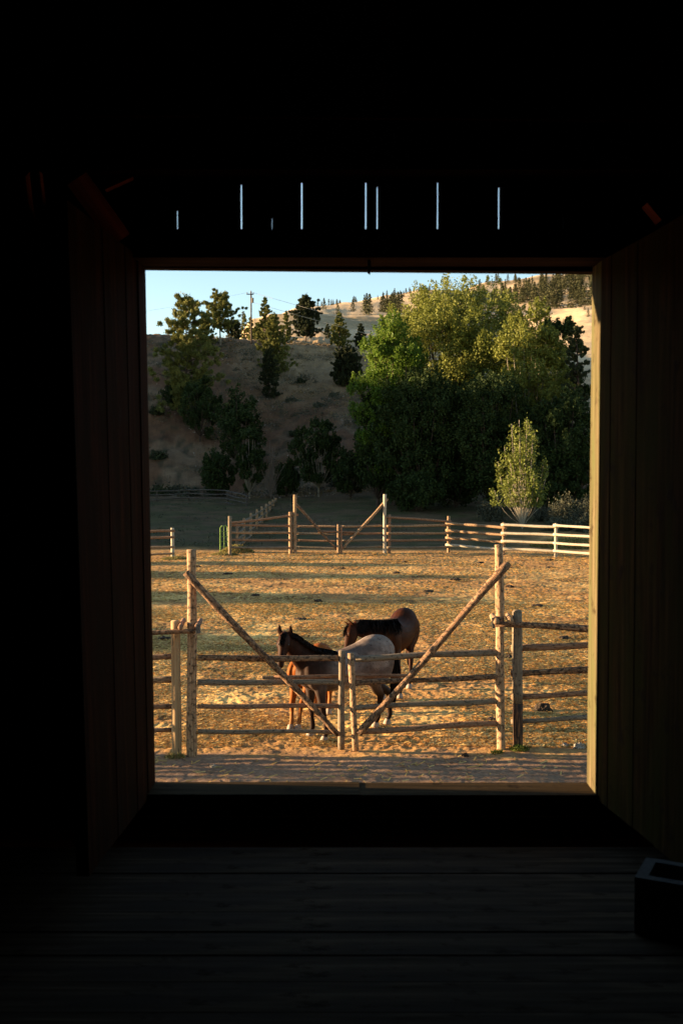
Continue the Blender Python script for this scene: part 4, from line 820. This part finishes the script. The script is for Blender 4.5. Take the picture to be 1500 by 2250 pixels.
    for i in range(420):
        t_ = rg.random(); j = min(int(t_*(len(Pn)-1)), len(Pn)-1); p = Vector(Pn[j]); tn = Vector(Pn[min(j+1, len(Pn)-1)]-Pn[max(j-1, 0)]).normalized(); u_ = (Vector((0, 0, 1))-tn*tn.z).normalized()
        sdv = ns.normalized()*mane_side; h_ = Rn[j][1]; p0 = p+u_*(h_*.97)+sdv*rg.uniform(-.03, .02); ln = mane_len*rg.uniform(.6, 1.2)
        p1 = p0+sdv*(Rn[j][0]*.55+rg.uniform(0, .02))+u_*.012+tn*rg.uniform(-.02, .02); p2 = p+sdv*(Rn[j][0]*1.12+.015)+u_*(h_*.97-ln*.55)+tn*rg.uniform(-.04, .04); p3 = p+sdv*(Rn[j][0]*1.18+.02)+u_*(h_*.97-ln)+tn*rg.uniform(-.05, .05)
        st.append([p0-sdv*.02, p1, p2, p3])
    for i in range(34):   # forelock
        p0 = Hd(-.06, .06+rg.uniform(-.02, .02), rg.uniform(-.05, .05)); st.append([p0, Hd(.06, .115, rg.uniform(-.05, .05)), Hd(.22+rg.random()*.1, .135, rg.uniform(-.05, .05)), Hd(.32+rg.random()*.12, .12, rg.uniform(-.055, .055))])
    hair(mb, st, .013); mb.build('mane', mane_mat, root)
    mb = MB(); st = []; t0 = Lc(-.80, 0, 1.24)
    for i in range(260):
        a = rg.uniform(0, 6.28); r_ = rg.random()**.5; q = d*math.cos(a)*r_+l*math.sin(a)*r_; ln = rg.uniform(.75, 1.0)
        st.append([t0+q*.02+d*.06, t0-d*.09+q*.035-Vector((0, 0, .10)), t0-d*.10+q*.07-Vector((0, 0, .42*ln)), t0-d*.07+q*.065-Vector((0, 0, .72*ln)), t0-d*.05+q*.03-Vector((0, 0, .95*ln))])
    hair(mb, st, .014); mb.build('tail', mane_mat, root)
    return root
BLACKH = plain('hair_black', (.011, .008, .007), .85, 40, .5); BLACKH.node_tree.nodes['Principled BSDF'].inputs['Specular IOR Level'].default_value = .08; REDH = plain('hair_chestnut', (.16, .05, .015), .5, 40, .4)
A3 = lambda *c_: np.array(c_)
def col_roan(x, y, z, th, dh, dn):
    body = body = A3(.21, .16, .13)[None]*np.ones((len(x), 1)); dark = A3(.028, .011, .006); blk = A3(.018, .009, .006)
    nz = fbm(x*1.+y, z, .22, 3, 7); body = lerp(body, A3(.075, .048, .037), sstep(.45, .7, nz)*.7)
    body = lerp(body, A3(.052, .032, .024), sstep(-.05, .60, x)*.85)
    body = lerp(body, A3(.022, .010, .006), 1-sstep(.18, .42, dn)); body = lerp(body, dark, 1-sstep(.30, .42, dh))
    return lerp(body, blk, (1-sstep(.48, .80, z))*(1-sstep(.2, .5, 0*z)))
def col_bay(x, y, z, th, dh, dn):
    body = A3(.036, .012, .005)[None]*np.ones((len(x), 1)); body = lerp(body, A3(.034, .009, .003), sstep(1.15, 1.4, z)*.5)
    return lerp(body, A3(.014, .006, .004), 1-sstep(.22, .50, z))
def col_chest(x, y, z, th, dh, dn):
    return lerp(A3(.22, .060, .010)[None]*np.ones((len(x), 1)), A3(.26, .10, .03), 1-sstep(.2, .55, z))
g2 = lambda a, b_: (G(a, b_).x, G(a, b_).y)
# roan, head turned to the barn
horse('roan horse with dark head facing the barn, nearest behind the gate', (.03, 16.84), (-.86, -.50), 1.13, 1.04,
      [g2(716, 1629), g2(686, 1616), g2(826, 1597), g2(852, 1590)],
      [((-.26, 16.66, 1.10), (.20, .30)), ((-.48, 16.52, 1.22), (.16, .25)), ((-.66, 16.40, 1.40), (.115, .19)), ((-.80, 16.32, 1.58), (.09, .14)), ((-.85, 16.27, 1.66), (.07, .09))],
      ((-.875, 16.22, 1.68), (-.935, 15.98, 1.24), (0, -1, .2)), (1, -.12, 0), col_roan, coat_mat('coat_roan', .85), BLACKH,
      topline=(0, .0, .02, .0, -.05, -.08, -.08, -.05, 0), mane_len=.06, mane_side=1, seed=3, ear_up=(0, -.1, 1), w=.92)
horse('dark bay horse with long black mane standing behind the roan rump', (1.06, 20.5), (-.36, -.93), 1.02, 1.0,
      [g2(879, 1533), g2(842, 1536), g2(899, 1512), (1.12, 21.15)],
      [((.95, 20.10, 1.12), (.22, .30)), ((.78, 19.82, 1.18), (.18, .26)), ((.55, 19.60, 1.26), (.13, .20)), ((.33, 19.48, 1.33), (.10, .155)), ((.22, 19.45, 1.36), (.08, .11))],
      ((.20, 19.45, 1.36), (.09, 19.22, .86), (-1, -.1, 0)), (-.2, 1, 0), col_bay, coat_mat('coat_bay'), BLACKH, topline=(0, 0, .03, 0, -.02, 0, 0, 0, 0), mane_len=.23, mane_side=1, seed=4, ear_up=(-.6, -.1, .5))
horse('smaller bright chestnut horse mostly hidden behind the roan, forelegs showing', (-.52, 17.82), (-.33, -.94), .84, .84,
      [g2(656, 1602), g2(640, 1602), (-.22, 18.3), (-.48, 18.45)],
      [((-.66, 17.50, .98), (.16, .24)), ((-.66, 17.36, 1.08), (.13, .19)), ((-.60, 17.28, 1.18), (.10, .15)), ((-.52, 17.25, 1.24), (.08, .11))],
      ((-.50, 17.26, 1.24), (-.16, 17.32, .98), (0, 0, 1)), (0, 1, 0), col_chest, coat_mat('coat_chestnut'), REDH, mane_len=.12, seed=5, w=.85)

# ------------------------------------------------------------ barn
YI, YO = 4.62, 4.78
FZ = 2.6
barn = empty('barn', (0, 4.7, FZ), 'dark timber barn interior framing the open doorway', 'barn')
xl, xr = P(330, 1100, YO).x, P(1296, 1100, YO).x
def skew(px_t, px_b, Y): # jamb line at the given depth
    return P(px_t, 588, Y), P(px_b, 1742, Y)
# front wall panels left and right of the doorway (vertical planks in one mesh each)
def wallpanel(x0, x1, z0, z1, y0=YO-.03, y1=YO, step=.26, mat=BARN, gap=.0, name='wall', seed=1):
    mb = MB(); rn = random.Random(seed); x_ = x0
    while x_ < x1-.01:
        xe = min(x1, x_+step*rn.uniform(.85, 1.15)); mb.box(x_+.0005, xe-.0005, y0-rn.uniform(0, .004), y1, z0, z1); x_ = xe
    return mb.build(name, mat, barn)
tl, bl_ = skew(318, 340, YO); tr, br_ = skew(1302, 1290, YO)
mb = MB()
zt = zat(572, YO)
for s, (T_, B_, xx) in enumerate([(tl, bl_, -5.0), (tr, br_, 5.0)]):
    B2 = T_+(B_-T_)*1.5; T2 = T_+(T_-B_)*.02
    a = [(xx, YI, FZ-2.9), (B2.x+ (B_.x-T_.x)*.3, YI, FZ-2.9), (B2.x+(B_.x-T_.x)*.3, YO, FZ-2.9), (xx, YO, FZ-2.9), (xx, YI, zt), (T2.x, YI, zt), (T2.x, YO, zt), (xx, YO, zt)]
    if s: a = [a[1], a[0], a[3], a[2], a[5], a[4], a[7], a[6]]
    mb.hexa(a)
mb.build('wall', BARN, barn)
for s, (T_, B_) in enumerate([(tl, bl_), (tr, br_)]):
    sg_ = 1 if s else -1; ex = Vector((sg_*.03, 0, 0)); D0 = Vector((0, YI-.006-YO, 0)); D1 = Vector((0, .004, 0)); o1 = Vector((-sg_*.003, 0, 0))
    B3 = Vector((B_.x+(B_.x-T_.x)*.02, YO, FZ+.1)); T3 = Vector((T_.x, YO, zt))
    q = [B3+o1+D0, B3+ex+D0, B3+ex+D1, B3+o1+D1, T3+o1+D0, T3+ex+D0, T3+ex+D1, T3+o1+D1]
    if not s: q = [q[1], q[0], q[3], q[2], q[5], q[4], q[7], q[6]]
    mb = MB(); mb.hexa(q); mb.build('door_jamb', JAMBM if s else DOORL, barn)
# planks over the door with daylight between some of them
slits = [(260, 1), (391, 3), (531, 3.4), (598, 1.3), (663, 3.2), (803, 2.8), (828, 2.4), (960, 3.2), (1094, 3.6), (1234, 1.5), (1364, 1.2)]
edges = [P(-1700, 450, YO).x]
for k in range(1, 15): edges.append(P(-1700+130*k, 450, YO).x)
xs_ = [(edges[i], edges[i+1]) for i in range(14)]
cur = edges[-1]; mb = MB(); zb, ztp = zat(560, YO), 6.6
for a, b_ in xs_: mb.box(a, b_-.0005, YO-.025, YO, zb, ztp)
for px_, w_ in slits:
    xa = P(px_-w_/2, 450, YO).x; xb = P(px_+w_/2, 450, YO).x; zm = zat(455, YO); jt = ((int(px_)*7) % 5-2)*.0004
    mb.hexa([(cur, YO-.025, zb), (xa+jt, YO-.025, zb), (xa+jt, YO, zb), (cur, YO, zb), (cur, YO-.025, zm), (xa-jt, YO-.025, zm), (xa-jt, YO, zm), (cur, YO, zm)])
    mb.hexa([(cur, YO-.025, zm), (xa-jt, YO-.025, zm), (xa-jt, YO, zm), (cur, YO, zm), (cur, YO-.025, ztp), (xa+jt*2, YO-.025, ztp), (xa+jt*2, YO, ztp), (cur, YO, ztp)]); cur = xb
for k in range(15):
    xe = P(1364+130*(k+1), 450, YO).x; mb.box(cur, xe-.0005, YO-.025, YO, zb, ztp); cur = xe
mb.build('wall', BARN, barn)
mb = MB()   # battens that close parts of the gaps
def bat(px_, y0, y1, w=12): a = P(px_-w, 450, YO).x; b_ = P(px_+w, 450, YO).x; mb.box(a, b_, YO+.001, YO+.02, zat(y1, YO), zat(y0, YO))
mb.box(-4.8, 4.8, YO+.001, YO+.022, zat(350, YO), 6.6); bat(391, 300, 461); bat(1234, 300, 473); bat(1364, 300, 470); bat(260, 300, 470); bat(598, 300, 478, 10); bat(1364, 497, 560, 8); bat(260, 488, 560, 8); bat(531, 300, 404, 7); bat(663, 300, 398, 7); bat(828, 300, 409, 7); bat(1094, 300, 410, 7)
mb.build('batten', BARN, barn)
MB().box(-4.6, 4.6, 4.45, 4.745, zat(560, YI), zat(504, 4.5)) if 0 else None
mb = MB(); mb.box(-4.8, 4.8, 4.55, YO-.034, zat(566, 4.55), zat(503, 4.55)); mb.build('header_beam', BARN, barn)
mb = MB(); mb.box(-4.8, 4.8, 4.40, 4.60, zat(402, 4.60), zat(262, 4.40)); mb.build('upper_beam', BARN, barn)
mb = MB(); a0, a1 = zat(587, YO+.02), zat(599, YO+.02)   # outer head board, a touch lower at the right
mb.hexa([(-1.5, YO+.001, zat(585, YO)), (1.7, YO+.001, zat(599.5, YO)), (1.7, YO+.09, zat(599.5, YO)+.004), (-1.5, YO+.09, zat(585, YO)+.004), (-1.5, YO+.001, zat(540, YO)), (1.7, YO+.001, zat(540, YO)), (1.7, YO+.09, zat(540, YO)), (-1.5, YO+.09, zat(540, YO))]); mb.build('head_board', BARN, barn)
mb = MB(); mb.beam((-1.1, 4.70, zat(568, 4.70)), (1.3, 4.70, zat(572, 4.70)), .035, .05); mb.build('door_stop', DOORM, barn)
mb = MB(); q = P(811, 588, 4.6); mb.hexa([q+Vector((-.008, 0, -.022)), q+Vector((.004, 0, -.03)), q+Vector((.004, .01, -.03)), q+Vector((-.008, .01, -.022)), q+Vector((-.008, 0, .06)), q+Vector((.008, 0, .06)), q+Vector((.008, .01, .06)), q+Vector((-.008, .01, .06))]); mb.build('door_hook', WIRE, barn)
# sill
zs_ = zat(1743, YI); mb = MB(); xm = P(790, 1740, YI).x
mb.box(-1.5, xm, YI-.02, YO+.01, FZ-.35, zs_+.001); mb.box(xm, 1.7, YI-.02, YO+.01, FZ-.35, zs_-.002); mb.build('sill', SILLM, barn)
mb = MB(); mb.box(-4.9, 4.9, YI-.05, YI-.024, FZ-.3, zs_-.09); mb.build('sill_beam', BARN, barn)
mb = MB(); mb.box(-5, 5, YI-.2, YO-.03, -.6, FZ-.36); mb.build('wall', BARN, barn)
# floor planks
mb = MB(); ypl = [4.46, 4.33, 4.16, 3.97, 3.79, 3.62, 3.45, 3.27]
while ypl[-1] > -9: ypl.append(ypl[-1]-.19)
rn = random.Random(4)
for i, (a, b_) in enumerate(zip(ypl, ypl[1:])):
    gp = .010 if i in (1, 4) else .004; zz = FZ-rn.uniform(0, .006); mb.box(-5, 5, b_+gp, a, FZ-.05, zz)
mb.build('floor', FLOORM, barn)
mb = MB(); mb.box(-5, 5, -9, 4.46, FZ-.12, FZ-.055); mb.build('subfloor', BARN, barn)
# side walls, back wall, roof
mb = MB(); mb.box(-5.1, -5, -9, YO, 0, 6.6); mb.build('wall', BARN, barn)
mb = MB(); mb.box(5, 5.1, -9, YO, 0, 6.6); mb.build('wall', BARN, barn)
mb = MB(); mb.box(-5, 5, -9.1, -9, 0, 6.6); mb.build('wall', BARN, barn)
mb = MB(); mb.box(-5.3, 5.3, -9.3, YO+.02, 6.602, 6.7); mb.build('roof', BARN, barn)
# posts and braces seen faintly inside
def bm_(name, a, b_, w1, w2, m=BEAM): mb = MB(); mb.beam(a, b_, w1, w2); mb.build(name, m, barn)
bm_('stud', P(855, 322, 4.5), P(848, -200, 4.5), .075, .07); bm_('brace', P(328, 330, 4.5), P(255, -100, 4.5), .09, .07); bm_('brace', P(1395, 330, 4.5), P(1480, -100, 4.5), .09, .07)
bm_('ledger', P(60, 254, 4.37), P(440, 254, 4.37), .012, .02); bm_('ledger', P(520, 257, 4.37), P(1480, 266, 4.37), .008, .02)
bm_('brace', P(40, 380, 3.9), P(112, 1000, 4.5), .075, .07); bm_('brace', P(165, 386, 4.3), P(262, 520, 4.5), .09, .08); bm_('brace', P(80, 380, 3.8), P(100, 560, 3.8), .035, .04)
bm_('brace', P(104, 545, 3.8), P(122, 690, 3.8), .035, .05); bm_('brace', P(140, 535, 3.8), P(142, 668, 3.8), .03, .05); bm_('brace', P(95, 560, 3.8), P(130, 525, 3.8), .03, .04); bm_('brace', P(1430, 470, 4.3), P(1500, 410, 4.3), .09, .08)
bm_('brace', P(230, 412, 4.4), P(290, 385, 4.4), .03, .04)
# doors folded inward: vertical planks, their back battens facing the jamb side
def door(pa_t, pa_b, Ya, pb_t, pb_b, Yb, splits, mat, thick, label):
    T0, B0, T1, B1 = P(*pa_t, Ya), P(*pa_b, Ya), P(*pb_t, Yb), P(*pb_b, Yb); dr = empty('door', B0, None, None); del_ = None
    dr.parent = barn; dr.location = B0-wloc(barn); dr['label'] = label
    s = [0]+splits+[1]; out = Vector((-1 if pa_b[0] < 750 else 1, 0, 0))*thick
    for i, (a, b_) in enumerate(zip(s, s[1:])):
        a2 = a+(.003 if i else 0); jit = out*(.05*((i*7) % 3))
        q = [B0.lerp(B1, a2)+jit, B0.lerp(B1, b_)+jit, B0.lerp(B1, b_)+out, B0.lerp(B1, a2)+out, T0.lerp(T1, a2)+jit, T0.lerp(T1, b_)+jit, T0.lerp(T1, b_)+out, T0.lerp(T1, a2)+out]
        mb = MB(); mb.hexa(q)
        if out.x > 0 : mb.f = [tuple(reversed(f_)) for f_ in mb.f]
        mb.uv = [(u_+i*3.7, v_) for u_, v_ in mb.uv]; me = bpy.data.meshes.new('plank'); me.from_pydata(mb.v, [], mb.f); ul = me.uv_layers.new(name='UVMap'); ul.data.foreach_set('uv', np.array(mb.uv, dtype=np.float32).ravel())
        o = link('plank', me, mat, None); off = wloc(dr); me.transform(Matrix.Translation(-off)); o.parent = dr
door((300, 560), (325, 1756), 4.612, (152, 440), (200, 1925), 3.70, [.2, .55], DOORL, .05, 'brown plank door folded inward on the left')
door((1321, 572), (1312, 1758), 4.612, (1530, 455), (1512, 1922), 3.70, [.12, .42, .66], DOORM, .05, 'mossy plank door folded inward on the right, sunlit along its hinge edge')
# concrete block on the floor, lower right
bx = MB(); ca = P(1398, 2068, 3.3); ca.z = FZ
e1 = Vector((.40, -.20, 0)).normalized(); e2 = Vector((.20, .40, 0)).normalized(); o0 = Vector((P(1392, 2050, 3.60).x, 3.60, FZ+.003)); Lb, Wb, Hb = .42, .21, .20
def pt(u_, v_, z_): return o0+e1*u_+e2*v_+Vector((0, 0, z_))
def bb(u0, u1, v0, v1, z0=0, z1=Hb): bx.hexa([pt(u0, v0, z0), pt(u1, v0, z0), pt(u1, v1, z0), pt(u0, v1, z0), pt(u0, v0, z1), pt(u1, v0, z1), pt(u1, v1, z1), pt(u0, v1, z1)])
bb(0, Lb, 0, .035); bb(0, Lb, Wb-.035, Wb); bb(0, .04, .0352, Wb-.0352); bb(.19, .225, .0352, Wb-.0352); bb(Lb-.04, Lb, .0352, Wb-.0352)
o = bx.build('concrete_block', BLOCK, origin=tuple(o0)); tag(o, 'grey hollow concrete block on the barn floor at the lower right', 'concrete block')
bv = o.modifiers.new('b', 'BEVEL'); bv.width = .006; bv.segments = 2
